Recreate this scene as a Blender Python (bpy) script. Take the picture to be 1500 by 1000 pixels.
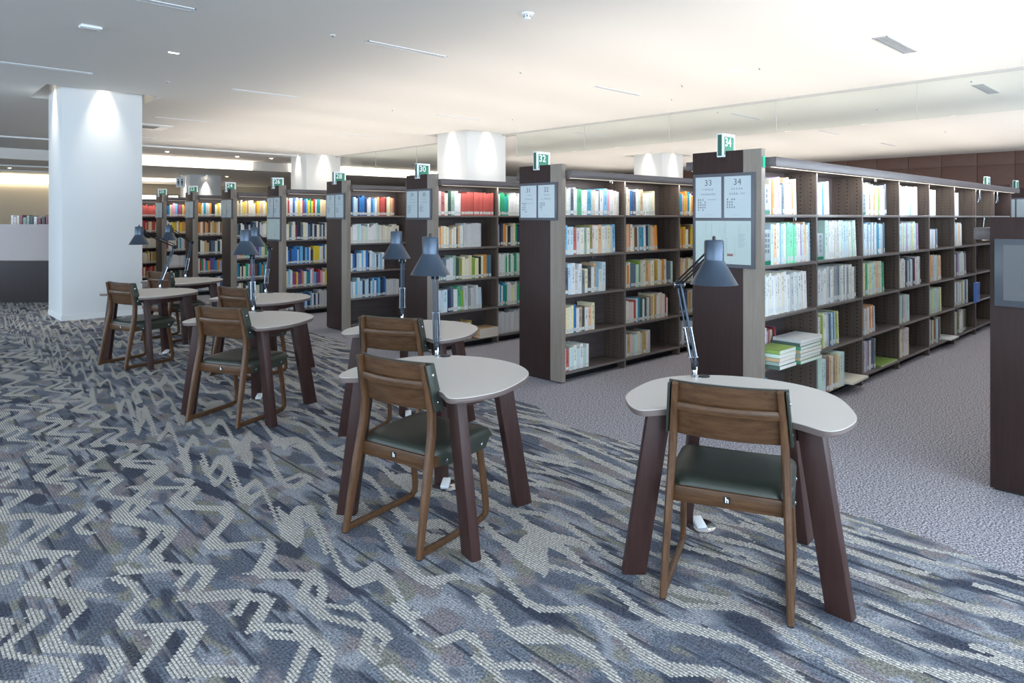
import bpy, bmesh, math, random
from mathutils import Vector, Matrix
PI = math.pi
R = math.radians
for o in list(bpy.data.objects): bpy.data.objects.remove(o)
scene = bpy.context.scene
COL = scene.collection

# ------------------------------------------------------------------ camera (24 mm shift lens, eye height 1.456 m)
EYE, YAW = 1.456, R(46.673)
cd = bpy.data.cameras.new('camera'); cam = bpy.data.objects.new('camera', cd); COL.objects.link(cam)
cam.location = (0, 0, EYE); cam.rotation_euler = (PI/2, 0, YAW - PI/2)
cd.sensor_width = 36; cd.lens = 36*1000.6/1500; cd.shift_y = -182/1500; cd.clip_end = 200; cd.clip_start = .05
scene.camera = cam

# ------------------------------------------------------------------ world, daylight and exposure
w = bpy.data.worlds.new('world'); scene.world = w; w.use_nodes = True
w.node_tree.nodes['Background'].inputs[0].default_value = (.62, .78, 1, 1)
w.node_tree.nodes['Background'].inputs[1].default_value = 1.0
vs = scene.view_settings
vs.view_transform = 'Standard'; vs.look = 'None'; vs.gamma = 1; vs.use_curve_mapping = False; vs.exposure = 0.86

def area(name, loc, rot, sx, sy, energy, col, parent=None, spread=PI):
    l = bpy.data.lights.new(name, 'AREA'); l.shape = 'RECTANGLE'; l.size = sx; l.size_y = sy
    l.energy = energy; l.color = col; l.spread = spread
    o = bpy.data.objects.new(name, l); COL.objects.link(o); o.location = loc; o.rotation_euler = rot
    if parent: o.parent = parent
    return o
DAY = (.70, .85, 1.0)
WARM = (1.0, .945, .885)
# daylight entering through the two window walls (behind and left of the camera)
area('daylight_south', (6, -4.85, 1.75), (PI/2, 0, 0), 26, 2.4, 960, DAY)
area('daylight_west', (-8.85, 9, 1.75), (PI/2, 0, -PI/2), 26, 2.4, 560, DAY)
UPL = 18       # up-lighters on the bookcases
LEDP = 9      # led strips under the canopies
SPOT = 46     # column downlights

# ------------------------------------------------------------------ helpers
def lin(c):
    if isinstance(c, str):
        c = c.lstrip('#'); c = [int(c[i:i+2], 16)/255 for i in (0, 2, 4)]
    return tuple(((x/12.92) if x <= .04045 else ((x+.055)/1.055)**2.4) for x in c[:3]) + (1,)

class MB:
    def __init__(s): s.v = []; s.f = []
    def box(s, a, b):
        n = len(s.v); x0, y0, z0 = a; x1, y1, z1 = b
        s.v += [(x0,y0,z0),(x1,y0,z0),(x1,y1,z0),(x0,y1,z0),(x0,y0,z1),(x1,y0,z1),(x1,y1,z1),(x0,y1,z1)]
        s.f += [tuple(n+i for i in q) for q in ((0,3,2,1),(4,5,6,7),(0,1,5,4),(1,2,6,5),(2,3,7,6),(3,0,4,7))]
        return s
    def hexa(s, p):
        n = len(s.v); s.v += [tuple(q) for q in p]
        s.f += [tuple(n+i for i in q) for q in ((0,3,2,1),(4,5,6,7),(0,1,5,4),(1,2,6,5),(2,3,7,6),(3,0,4,7))]
        return s
    def prism(s, pts, z0, z1):
        n = len(s.v); m = len(pts)
        s.v += [(p[0], p[1], z0) for p in pts] + [(p[0], p[1], z1) for p in pts]
        s.f.append(tuple(n+i for i in reversed(range(m)))); s.f.append(tuple(n+m+i for i in range(m)))
        s.f += [(n+i, n+(i+1) % m, n+m+(i+1) % m, n+m+i) for i in range(m)]
        return s
    def sweep(s, pts, rx, ry=None, n=10, up=None, p=2.0):
        """tube along pts; rx/ry radii (number or list); superellipse exponent p"""
        ry = rx if ry is None else ry
        pts = [Vector(q) for q in pts]; m = len(pts); base = len(s.v)
        upv = Vector(up or (1, 0, 0))
        for i, q in enumerate(pts):
            d = (pts[min(i+1, m-1)] - pts[max(i-1, 0)]).normalized()
            a = upv - d*upv.dot(d)
            if a.length < 1e-4: a = Vector((0, 1, 0)) - d*d.y
            a.normalize(); b = d.cross(a)
            r1 = rx[i] if isinstance(rx, (list, tuple)) else rx
            r2 = ry[i] if isinstance(ry, (list, tuple)) else ry
            for k in range(n):
                t = 2*PI*(k+.5)/n; ct, st = math.cos(t), math.sin(t)
                s.v.append(tuple(q + a*r1*math.copysign(abs(ct)**(2/p), ct) + b*r2*math.copysign(abs(st)**(2/p), st)))
        for i in range(m-1):
            for k in range(n):
                k2 = (k+1) % n
                s.f.append((base+i*n+k, base+i*n+k2, base+(i+1)*n+k2, base+(i+1)*n+k))
        s.f.append(tuple(base+k for k in reversed(range(n))))
        s.f.append(tuple(base+(m-1)*n+k for k in range(n)))
        return s
    def lathe(s, prof, n=32, c=(0, 0, 0), M=None):
        base = len(s.v); m = len(prof)
        for r, z in prof:
            for k in range(n):
                t = 2*PI*k/n; q = Vector((r*math.cos(t), r*math.sin(t), z))
                if M: q = M @ q
                s.v.append(tuple(q + Vector(c)))
        for i in range(m-1):
            for k in range(n):
                k2 = (k+1) % n
                s.f.append((base+i*n+k, base+i*n+k2, base+(i+1)*n+k2, base+(i+1)*n+k))
        if prof[0][0] > 1e-5: s.f.append(tuple(base+k for k in reversed(range(n))))
        if prof[-1][0] > 1e-5: s.f.append(tuple(base+(m-1)*n+k for k in range(n)))
        return s
    def mesh(s, name, mat=None, bevel=0, seg=2, smooth=False, ang=35):
        me = bpy.data.meshes.new(name); me.from_pydata(s.v, [], s.f); me.update()
        bm = bmesh.new(); bm.from_mesh(me)
        bmesh.ops.remove_doubles(bm, verts=bm.verts, dist=1e-6)
        bmesh.ops.recalc_face_normals(bm, faces=bm.faces)
        if bevel:
            ed = [e for e in bm.edges if len(e.link_faces) == 2 and e.calc_face_angle(0) > R(30)]
            bmesh.ops.bevel(bm, geom=ed, offset=bevel, segments=seg, affect='EDGES', profile=.5)
        if smooth or bevel:
            for f in bm.faces: f.smooth = True
            for e in bm.edges:
                if len(e.link_faces) == 2 and e.calc_face_angle(0) > R(ang): e.smooth = False
        bm.to_mesh(me); bm.free()
        if mat: me.materials.append(mat)
        return me
    def build(s, name, mat=None, parent=None, **k): return ob(name, s.mesh(name, mat, **k), parent)

def ob(name, data, parent=None, loc=None, rot=None):
    o = bpy.data.objects.new(name, data); COL.objects.link(o)
    if loc: o.location = loc
    if rot: o.rotation_euler = rot
    if parent: o.parent = parent
    return o
def empty(name, loc=(0, 0, 0), rz=0): return ob(name, None, None, loc, (0, 0, rz))
def tag(o, label, cat, group=None):
    o['label'] = label; o['category'] = cat
    if group: o['group'] = group
    return o
def struct(o, label=None, cat=None):
    o['kind'] = 'structure'
    if label: o['label'] = label
    if cat: o['category'] = cat
    return o
def copy_tree(o, parent=None):
    c = o.copy(); COL.objects.link(c); c.parent = parent
    for ch in list(o.children): copy_tree(ch, c)
    return c
TXT = {}
def text_mesh(t, size, mat, bold=0.0, extrude=.0004):
    k = (t, size, mat.name, bold)
    if k in TXT: return TXT[k]
    c = bpy.data.curves.new('txt', 'FONT'); c.body = t; c.size = size; c.align_x = 'CENTER'; c.align_y = 'CENTER'
    c.extrude = extrude; c.offset = bold; c.resolution_u = 3
    o = bpy.data.objects.new('txt', c); COL.objects.link(o)
    dg = bpy.context.evaluated_depsgraph_get(); dg.update()
    me = bpy.data.meshes.new_from_object(o.evaluated_get(dg)); me.materials.clear(); me.materials.append(mat)
    bpy.data.objects.remove(o); TXT[k] = me
    return me

# ------------------------------------------------------------------ materials
class NT:
    def __init__(s, name):
        s.m = bpy.data.materials.new(name); s.m.use_nodes = True; s.t = s.m.node_tree
        s.b = s.t.nodes['Principled BSDF']; s.o = s.t.nodes['Material Output']
    def n(s, typ, **k):
        x = s.t.nodes.new(typ)
        for a, b in k.items(): setattr(x, a, b)
        return x
    def l(s, a, b): s.t.links.new(a, b)
    def put(s, sock, v):
        if isinstance(v, bpy.types.NodeSocket): s.l(v, sock)
        else: sock.default_value = v
    def math(s, op, a, b=0.0, c=None):
        x = s.n('ShaderNodeMath', operation=op); s.put(x.inputs[0], a); s.put(x.inputs[1], b)
        if c is not None: s.put(x.inputs[2], c)
        return x.outputs[0]
    def mix(s, f, a, b, blend='MIX'):
        x = s.n('ShaderNodeMix', data_type='RGBA', blend_type=blend)
        s.put(x.inputs[0], f); s.put(x.inputs[6], a); s.put(x.inputs[7], b); return x.outputs[2]
    def noise(s, vec, scale, detail=2, rough=.5):
        x = s.n('ShaderNodeTexNoise'); x.inputs['Scale'].default_value = scale; x.inputs['Detail'].default_value = detail
        x.inputs['Roughness'].default_value = rough
        if vec is not None: s.l(vec, x.inputs['Vector'])
        return x.outputs['Fac']
    def comb(s, x, y, z=0.0):
        c = s.n('ShaderNodeCombineXYZ'); s.put(c.inputs[0], x); s.put(c.inputs[1], y); s.put(c.inputs[2], z); return c.outputs[0]
    def coord(s, kind='Object'):
        c = s.n('ShaderNodeTexCoord'); x = s.n('ShaderNodeSeparateXYZ'); s.l(c.outputs[kind], x.inputs[0])
        return c.outputs[kind], x.outputs[0], x.outputs[1], x.outputs[2]
    def ramp(s, fac, stops, const=False):
        r = s.n('ShaderNodeValToRGB'); s.l(fac, r.inputs[0]); e = r.color_ramp
        if const: e.interpolation = 'CONSTANT'
        while len(e.elements) < len(stops): e.elements.new(.5)
        for el, (p, c) in zip(e.elements, stops): el.position = p; el.color = c
        return r.outputs[0]
    def bump(s, h, strength=.2, dist=.002):
        b = s.n('ShaderNodeBump'); b.inputs['Strength'].default_value = strength; b.inputs['Distance'].default_value = dist
        s.l(h, b.inputs['Height']); s.l(b.outputs[0], s.b.inputs['Normal'])
    def set(s, rough=.5, metal=0, spec=.5, col=None):
        s.b.inputs['Roughness'].default_value = rough; s.b.inputs['Metallic'].default_value = metal
        s.b.inputs['Specular IOR Level'].default_value = spec
        if col is not None: s.put(s.b.inputs['Base Color'], col)
        return s

def plain(name, c, rough=.5, metal=0, spec=.5, grain=0):
    t = NT(name).set(rough, metal, spec, lin(c))
    if grain:
        v, x, y, z = t.coord(); f = t.noise(v, 60, 3)
        t.put(t.b.inputs['Base Color'], t.mix(t.math('MULTIPLY', f, grain), lin(c), (0, 0, 0, 1)))
    return t.m
def glow(name, c, s):
    t = NT(name); t.set(.6, 0, .2, lin(c)); t.b.inputs['Emission Color'].default_value = lin(c); t.b.inputs['Emission Strength'].default_value = s
    return t.m
def wood(name, c1, c2, axis='z', rough=.42, sc=1.0, bump=.08, spec=.32):
    t = NT(name); v, x, y, z = t.coord()
    k = {'x': (.08, 1, 1), 'y': (1, .08, 1), 'z': (1, 1, .08)}[axis]
    vec = t.comb(t.math('MULTIPLY', x, k[0]*sc), t.math('MULTIPLY', y, k[1]*sc), t.math('MULTIPLY', z, k[2]*sc))
    a = t.noise(vec, 45, 4, .6); b = t.noise(vec, 220, 2)
    f = t.math('ADD', t.math('MULTIPLY', a, .75), t.math('MULTIPLY', b, .25))
    t.set(rough, 0, spec, t.ramp(f, [(.3, lin(c1)), (.7, lin(c2))])); t.bump(f, bump, .001)
    return t.m

M = {}
M['ceil'] = plain('ceiling_paint', '#e8e6e2', .85, spec=.2)
M['wallw'] = plain('column_paint', '#dfe1e2', .6, spec=.3)
M['beige'] = plain('beige_wall_paint', '#c9bfae', .8, spec=.2)
M['wood'] = wood('dark_laminate', '#2f2120', '#3c2c29', 'z', .48, spec=.25)
M['woodx'] = wood('dark_laminate_long', '#5a5150', '#6d6463', 'x', .34)
M['shelf'] = wood('shelf_laminate', '#5c524f', '#6f6561', 'x', .30)
M['strip'] = wood('taupe_trim', '#82786e', '#92877c', 'z', .45)
M['wallp'] = wood('brown_wall_veneer', '#5c453e', '#6a5048', 'y', .5)
M['legw'] = wood('table_leg_veneer', '#33211f', '#422d2a', 'z', .42, spec=.25)
M['chairw'] = wood('walnut_chair', '#3c2718', '#62462f', 'x', .36, 1.4)
M['chairz'] = wood('walnut_chair_upright', '#422b1b', '#694b34', 'z', .36, 1.4)
M['green'] = plain('green_leather', '#363b34', .40, spec=.45, grain=.25)
M['top'] = plain('table_laminate', '#c9c3bd', .42, spec=.4)
M['edge'] = plain('table_edge', '#6c5f5b', .45)
M['lamp'] = plain('lamp_enamel', '#434f5e', .32, .55, .5)
M['lampin'] = plain('lamp_inner_white', '#c4c6c8', .5)
M['chrome'] = plain('chrome', '#b8bcc2', .18, 1)
M['dark'] = plain('dark_metal', '#2a2d33', .4, .6)
M['black'] = plain('black_plastic', '#17181b', .5)
M['alu'] = plain('grey_aluminium', '#6f7378', .4, .35)
M['frame'] = plain('sign_frame', '#5b5c63', .45, .2)
M['page'] = plain('sign_page', '#acb7bb', .25, spec=.55)
M['map'] = plain('sign_map_page', '#aab8b4', .25, spec=.55)
M['ink'] = plain('sign_ink', '#3d474c', .5)
M['inkl'] = plain('sign_ink_light', '#8b979b', .5)
M['inkg'] = plain('map_line', '#a9b9ad', .5)
M['inkr'] = plain('map_marker', '#a4807c', .5)
M['sgreen'] = plain('sign_green', '#0e7a58', .35)
M['sdark'] = plain('sign_dark_green', '#0b5644', .4)
M['white'] = plain('white_plastic', '#e9ecee', .4)
M['mint'] = plain('mint_sticker', '#35d3a0', .4)
M['acryl'] = plain('grey_acrylic', '#5b5b5f', .3, spec=.35)
M['acrylf'] = plain('acrylic_border', '#4f535a', .3, spec=.4)
M['slot'] = plain('slot_dark', '#7f7f80', .6)
M['grille'] = plain('grille_grey', '#b4b8bc', .5)
M['gback'] = plain('grille_backing', '#4c5055', .6)
M['railg'] = plain('barrier_rail_grey', '#b9b7b3', .5)
M['band'] = plain('shelf_edge_band_sheen', '#7d7672', .3, .15)  # daylight sheen on shelf and upright fronts painted into the edge band colour
M['wire'] = plain('steel_wire', '#a9adb2', .25, 1)
M['count'] = wood('counter_laminate', '#1f1517', '#291e20', 'z', .35)
M['ledm'] = glow('led_strip', '#fff0dc', .35)
M['upm'] = glow('uplight_lens', '#fff0dc', 2.0)
M['cove'] = glow('cove_light', '#fff1dc', 4.0)
M['coven'] = glow('cove_light_narrow', '#fff0cf', 4.2)
M['dl'] = glow('downlight_lens', '#fff0d8', 14.0)
M['pagep'] = plain('paper', '#e4e1da', .8, spec=.2)
M['sticker'] = plain('spine_sticker', '#dfe3e2', .4)

def glass(name, tint=(1, 1, 1, 1), refl=1.0):
    t = NT(name); tr = t.n('ShaderNodeBsdfTransparent'); tr.inputs[0].default_value = tint
    gl = t.n('ShaderNodeBsdfGlossy'); gl.inputs['Roughness'].default_value = .02
    lw = t.n('ShaderNodeLayerWeight'); lw.inputs[0].default_value = .5
    fr = t.math('ADD', .04, t.math('MULTIPLY', .9, t.math('POWER', lw.outputs['Facing'], 5)))
    mx = t.n('ShaderNodeMixShader'); t.l(t.math('MULTIPLY', fr, refl), mx.inputs[0])
    t.l(tr.outputs[0], mx.inputs[1]); t.l(gl.outputs[0], mx.inputs[2]); t.l(mx.outputs[0], t.o.inputs[0])
    return t.m
M['glass'] = glass('clear_glass', (.94, .97, .96, 1))
def frosted():
    t = NT('frosted_glass'); t.set(.55, 0, .4, lin('#c3b9b8')); t.b.inputs['Alpha'].default_value = .78
    return t.m
M['frost'] = frosted()

def upright_mat():
    t = NT('perforated_upright'); v, x, y, z = t.coord()
    a = t.noise(t.comb(t.math('MULTIPLY', x, 1.0), y, t.math('MULTIPLY', z, .08)), 60, 3)
    base = t.ramp(a, [(.3, lin('#5c5049')), (.7, lin('#6b5e55'))])
    fz = t.math('SUBTRACT', t.math('FRACT', t.math('DIVIDE', z, .032)), .5)
    dz = t.math('MULTIPLY', fz, .032)
    hole = None
    for yc in (.05, .13, .20, .33, .40, .48):
        dy = t.math('SUBTRACT', y, yc)
        d = t.math('SQRT', t.math('ADD', t.math('MULTIPLY', dy, dy), t.math('MULTIPLY', dz, dz)))
        h = t.math('LESS_THAN', d, .0052)
        hole = h if hole is None else t.math('MAXIMUM', hole, h)
    t.set(.4, 0, .4, t.mix(hole, base, (.006, .005, .005, 1)))
    return t.m
M['upright'] = upright_mat()

def book_mat(name, colsock):
    """printed cover: colour from the object (or the mesh attribute), with a band of small title marks on the spine"""
    t = NT(name)
    if colsock == 'obj':
        oi = t.n('ShaderNodeObjectInfo'); col = oi.outputs['Color']; rnd = oi.outputs['Random']
        v, x, y, z = t.coord()
        zz = t.math('ADD', t.math('MULTIPLY', z, 34), t.math('MULTIPLY', rnd, 97))
        wn = t.noise(t.comb(t.math('MULTIPLY', x, 3.2), t.math('MULTIPLY', rnd, 31), zz), 1.0, 1)
        inx = t.math('LESS_THAN', t.math('ABSOLUTE', t.math('SUBTRACT', x, .5)), .2)
        zlo = t.math('ADD', .34, t.math('MULTIPLY', rnd, .22))
        inz = t.math('MULTIPLY', t.math('GREATER_THAN', z, zlo), t.math('LESS_THAN', z, .9))
        iny = t.math('LESS_THAN', y, .02)
        mk = t.math('MULTIPLY', t.math('MULTIPLY', inx, inz), t.math('MULTIPLY', iny, t.math('GREATER_THAN', wn, .53)))
        dark = t.mix(.72, col, (.03, .03, .04, 1))
        fd = t.mix(t.math('MULTIPLY', t.noise(v, 3.0, 2), .22), col, (.75, .74, .7, 1))
        t.set(.45, 0, .4, t.mix(mk, fd, dark))
    else:
        at = t.n('ShaderNodeAttribute'); at.attribute_name = 'Col'
        v, x, y, z = t.coord()
        wn = t.noise(t.comb(t.math('MULTIPLY', x, 120), 0.0, t.math('MULTIPLY', z, 150)), 1.0, 1)
        t.set(.5, 0, .35, t.mix(t.math('MULTIPLY', t.math('GREATER_THAN', wn, .58), .35), at.outputs['Color'], (.05, .05, .06, 1)))
    return t.m
M['book'] = book_mat('book_cover', 'obj')
M['books'] = book_mat('book_cover_far', 'attr')

def carpet():
    t = NT('carpet'); v, x, y, z = t.coord()
    mu, ad, sb = (lambda a, b: t.math('MULTIPLY', a, b)), (lambda a, b: t.math('ADD', a, b)), (lambda a, b: t.math('SUBTRACT', a, b))
    g = lambda r, gg, b_: lin((r/255, gg/255, b_/255))
    # every thread runs along y; the pattern is sampled once per thread so that edges step from thread to thread
    TH = .0125
    row = t.math('FLOOR', t.math('DIVIDE', x, TH)); xq = mu(row, TH)
    s1 = t.noise(v, 105, 2, .8); s2 = t.noise(v, 260, 1); fine = ad(mu(s1, .75), mu(s2, .25)); jit = mu(sb(s1, .5), .16)
    def nz(a, b, o): return t.noise(t.comb(mu(xq, a), mu(y, b), o), 1.0, 1)
    n1 = nz(1.2, .75, 0.0); n2 = nz(2.2, 1.3, 5.0); n3 = nz(3.6, 2.0, 9.0); n4 = nz(1.1, .7, 13.0)
    # waves are tight in the aisle and stretch out along the threads towards the plain field
    st = t.math('MAXIMUM', 0.0, sb(xq, 1.3)); yl = t.math('DIVIDE', y, ad(1.0, mu(st, .8)))
    def trap(a):
        c = t.n('ShaderNodeClamp'); t.l(ad(mu(sb(t.math('DIVIDE', t.math('PINGPONG', a, .23), .23), .5), 1.5), .5), c.inputs[0]); return c.outputs[0]
    w1 = trap(ad(yl, mu(n1, .5))); w2 = trap(ad(ad(yl, .13), mu(n4, .6)))
    dn = mu(mu(st, st), .7)
    u1 = ad(ad(t.math('DIVIDE', xq, .25), dn), ad(mu(w1, .52), mu(n1, 1.8)))
    u2 = ad(ad(t.math('DIVIDE', xq, .27), dn), sb(mu(n4, 1.9), mu(w2, .5)))
    wv = ad(.14, mu(n3, .24))
    c1 = t.math('LESS_THAN', t.math('FRACT', u1), wv); c2 = t.math('LESS_THAN', t.math('FRACT', u2), mu(wv, .8))
    m1 = t.math('GREATER_THAN', nz(3.4, 2.2, 21.0), .37); m2 = t.math('GREATER_THAN', nz(3.0, 2.0, 31.0), .47)
    cream = t.math('MAXIMUM', mu(c1, m1), mu(c2, m2))
    def patch(o, sx, sy, thr): return t.math('GREATER_THAN', ad(nz(sx, sy, o), jit), thr)
    base = t.ramp(ad(nz(4.6, 2.0, 41.0), jit), [(.0, g(112, 118, 130)), (.42, g(136, 140, 149)), (.52, g(158, 160, 167)), (.62, g(122, 128, 139))], True)
    base = t.mix(mu(patch(51.0, 8.5, 4.2, .57), .8), base, g(134, 131, 118))
    base = t.mix(mu(patch(61.0, 8.0, 3.8, .58), .8), base, g(137, 128, 131))
    base = t.mix(mu(patch(71.0, 8.0, 3.0, .56), .85), base, g(92, 98, 112))
    base = t.mix(mu(patch(81.0, 7.0, 2.2, .63), .9), base, g(64, 69, 84))
    base = t.mix(mu(patch(87.0, 30.0, 1.4, .62), .85), base, g(62, 66, 78))
    th = t.math('FRACT', t.math('DIVIDE', x, TH)); gap = t.math('GREATER_THAN', th, .62)
    bd = t.math('FRACT', ad(t.math('DIVIDE', y, .02), mu(row, .5))); bead = t.math('GREATER_THAN', bd, .76)
    crm = t.mix(nz(6.0, 3.5, 91.0), g(176, 170, 160), g(216, 213, 206))
    thread = t.mix(mu(gap, .75), crm, g(92, 94, 102)); thread = t.mix(mu(bead, .35), thread, g(120, 121, 126))
    pc = t.mix(mu(gap, .26), base, g(46, 48, 56))
    pat = t.mix(cream, pc, thread)
    pl = t.ramp(fine, [(.42, g(80, 78, 86)), (.5, g(142, 139, 146)), (.58, g(208, 205, 212))])
    lim = ad(3.36, ad(mu(y, .085), mu(sb(n1, .5), .5)))
    side = t.math('LESS_THAN', xq, t.math('MINIMUM', lim, 4.25))
    speck = t.ramp(fine, [(.41, (.42, .42, .42, 1)), (.5, (1, 1, 1, 1)), (.59, (1.6, 1.6, 1.6, 1))])
    pat = t.mix(.8, pat, speck, 'MULTIPLY')
    t.set(.95, 0, .1, t.mix(side, pl, pat)); t.bump(s2, .08, .002)
    return t.m
M['carpet'] = carpet()

# ------------------------------------------------------------------ structure
ZC = 3.26                                   # ceiling
COLS = [(1.975, 11.28, 1.03, .96), (9.18, 11.1, 1.1, 1.05), (9.18, 18.35, 1.1, 1.0), (16.38, 11.15, 1.05, 1.0), (8.35, 25.6, 1.1, 1.0)]
XW0, XW1, YW0, YW1 = -9.0, 22.75, -5.0, 34.0
floor = struct(ob('floor', MB().box((XW0, YW0, -.1), (XW1, YW1, 0)).mesh('floor', M['carpet'])), 'carpet floor with wavy patterned aisle and plain grey bookcase area', 'floor')

MG = .21
def ceiling_mesh(x0, x1, y0, y1, z, holes, up=.32):
    xs = sorted({x0, x1, *[h[0] for h in holes], *[h[1] for h in holes]}); ys = sorted({y0, y1, *[h[2] for h in holes], *[h[3] for h in holes]})
    m = MB()
    for i in range(len(xs)-1):
        for j in range(len(ys)-1):
            a, b, c, d = xs[i], xs[i+1], ys[j], ys[j+1]
            if any(h[0] <= a and b <= h[1] and h[2] <= c and d <= h[3] for h in holes): continue
            n = len(m.v); m.v += [(a, c, z), (b, c, z), (b, d, z), (a, d, z)]; m.f.append((n, n+3, n+2, n+1))
    for a, b, c, d in holes:
        n = len(m.v); m.v += [(a, c, z), (b, c, z), (b, d, z), (a, d, z), (a, c, z+up), (b, c, z+up), (b, d, z+up), (a, d, z+up)]
        m.f += [(n, n+1, n+5, n+4), (n+1, n+2, n+6, n+5), (n+2, n+3, n+7, n+6), (n+3, n, n+4, n+7), (n+4, n+5, n+6, n+7)]
    return m
holes = [(x-MG, x+sx+MG, y-MG, y+sy+MG) for x, y, sx, sy in COLS[:4]]
ceil = struct(ceiling_mesh(XW0, XW1, YW0, 22.0, ZC, holes).build('ceiling', M['ceil']), 'white painted ceiling with recesses around the columns', 'ceiling')
low = MB(); low.box((XW0, 22.0, 2.98), (XW1, YW1, 3.3))
struct(low.build('ceiling', M['ceil']), 'lower white ceiling beyond the light band', 'ceiling')

# columns with a skirting
for i, (x, y, sx, sy) in enumerate(COLS):
    top = ZC + .32 if i < 4 else 2.98
    c = struct(MB().box((x, y, 0), (x+sx, y+sy, top)).build('column', M['wallw'], bevel=.012), ['white square column beside the outer study table', 'white square column rising behind bookcase 30', 'white square column beyond bookcase 26', 'white square column behind bookcase 34', 'far white square column by the rest room sign'][i], 'column')
    b = MB().box((x-.006, y-.006, 0), (x+sx+.006, y+sy+.006, .075)).build('baseboard', M['wallw'], c)
    zl = ZC if i < 4 else 2.98-.305
    if True:
        for dx, dy, rz in ((sx*.5, -.12, 0), (-.12, sy*.5, 1), (sx+.12, sy*.5, 2), (sx*.5, sy+.12, 3)):
            d = MB().lathe([(.001, 0), (.035, 0), (.05, -.012), (.05, .03)], 20).build('downlight', M['dl'] if False else M['white'], c)
            d.location = (x+dx, y+dy, zl+.29)
            l = MB().lathe([(.001, 0), (.034, 0), (.034, .004), (.001, .004)], 20).build('lens', M['dl'], d); l.location = (0, 0, -.006)
            if rz in (0, 1):
                s = bpy.data.lights.new('column_spot', 'SPOT'); s.energy = SPOT; s.color = (1, .93, .80); s.spot_size = R(50); s.spot_blend = 1.0; s.shadow_soft_size = .035
                so = bpy.data.objects.new('column_spot', s); COL.objects.link(so); so.location = (x+dx, y+dy, zl+.27)
                a = R(3); so.rotation_euler = (a, 0, 0) if rz == 0 else (0, -a, 0)

# right wall: brown veneer boards
wr = struct(MB().box((XW1, YW0, 0), (XW1+.15, YW1, 3.6)).build('wall_right', M['wallp']), 'brown veneered wall at the end of the bookcases', 'wall')
pm = {}
for zi, (za, zb) in enumerate(((0, .95), (.95, 1.95), (1.95, 2.9), (2.9, ZC))):
    pm = MB().box((-.025, .006, za+.006), (0, .869, zb-.006)).mesh('panel', M['wallp'], bevel=.004)
    for k in range(21): ob('panel', pm, wr, (XW1, -4.6 + .875*k - .02, 0))
wb = struct(MB().box((XW0, YW1, 0), (XW1, YW1+.15, 3.6)).build('wall_back', M['beige']), 'beige wall at the far end of the hall', 'wall')
# window walls behind and to the left of the camera
def window_wall(name, horiz, label):
    m = MB(); a, b = (XW0, XW1) if horiz else (YW0, YW1)
    def bx(u0, u1, z0, z1, t=.15):
        m.box((u0, YW0-t, z0), (u1, YW0, z1)) if horiz else m.box((XW0-t, u0, z0), (XW0, u1, z1))
    bx(a, b, 0, .5); bx(a, b, 3.0, 3.6)
    n = int((b-a)/3.2); st = (b-a)/n
    for k in range(n+1): bx(max(a, a+k*st-.25), min(b, a+k*st+.25), .5, 3.0)
    wl = struct(m.build(name, M['wallw']), label, 'wall')
    for k in range(n):
        u0, u1 = a+k*st+.25, a+(k+1)*st-.25
        fr = MB()
        for q0, q1, z0, z1 in ((u0, u0+.05, .5, 3), (u1-.05, u1, .5, 3), (u0, u1, .5, .55), (u0, u1, 2.95, 3), ((u0+u1)/2-.03, (u0+u1)/2+.03, .5, 3)):
            fr.box((q0, YW0-.10, z0), (q1, YW0-.05, z1)) if horiz else fr.box((XW0-.10, q0, z0), (XW0-.05, q1, z1))
        f = fr.build('window_%d' % (k+1 + (0 if horiz else 20)), M['alu']); struct(f, 'tall window with grey frame in the outer wall', 'window')
        for q0, q1 in ((u0+.05, (u0+u1)/2-.03), ((u0+u1)/2+.03, u1-.05)):
            g = MB()
            g.box((q0, YW0-.08, .55), (q1, YW0-.074, 2.95)) if horiz else g.box((XW0-.08, q0, .55), (XW0-.074, q1, 2.95))
            g.build('pane', M['glass'], f)
window_wall('wall_front', True, 'white outer wall with tall windows')
window_wall('wall_left', False, 'white side wall with tall windows')

# far ceiling: trims and light bands
for k, (x0, x1, y) in enumerate(((XW0, 9.15, 18.7),)):
    struct(MB().box((x0, y, ZC-.035), (x1, y+.06, ZC)).build('trim_1', M['white']), 'thin white ceiling trim', 'trim')
tag(MB().box((4.3, 21.96, 3.0), (9.1, 22.0, 3.24)).build('light_cove', M['cove']), 'long bright light band beyond the square column', 'light')
tag(MB().box((10.4, 21.96, 3.0), (18.5, 22.0, 3.24)).build('light_cove', M['cove']), 'long bright light band behind bookcase 28 and 30 number signs', 'light')
tag(MB().box((5.5, 29.0, 2.86), (9.5, 29.08, 2.98)).build('light_cove', M['coven']), 'short light band on the far ceiling', 'light')
struct(MB().box((XW0, 24.5, 2.94), (5.0, 24.56, 2.98)).build('trim_2', M['white']), 'thin white trim on the far ceiling', 'trim')
struct(MB().box((XW0, 27.0, 2.94), (5.0, 27.06, 2.98)).build('trim_3', M['white']), 'second thin white trim on the far ceiling', 'trim')
tag(MB().box((-3.0, 29.6, 2.66), (6.2, 29.72, 2.86)).build('light_cove', M['coven']), 'warm light band above the service counter', 'light')
struct(MB().box((-6.0, 29.73, 0), (6.2, 29.85, 2.98)).build('wall_counter', M['beige']), 'beige wall behind the service counter', 'wall')

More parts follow.
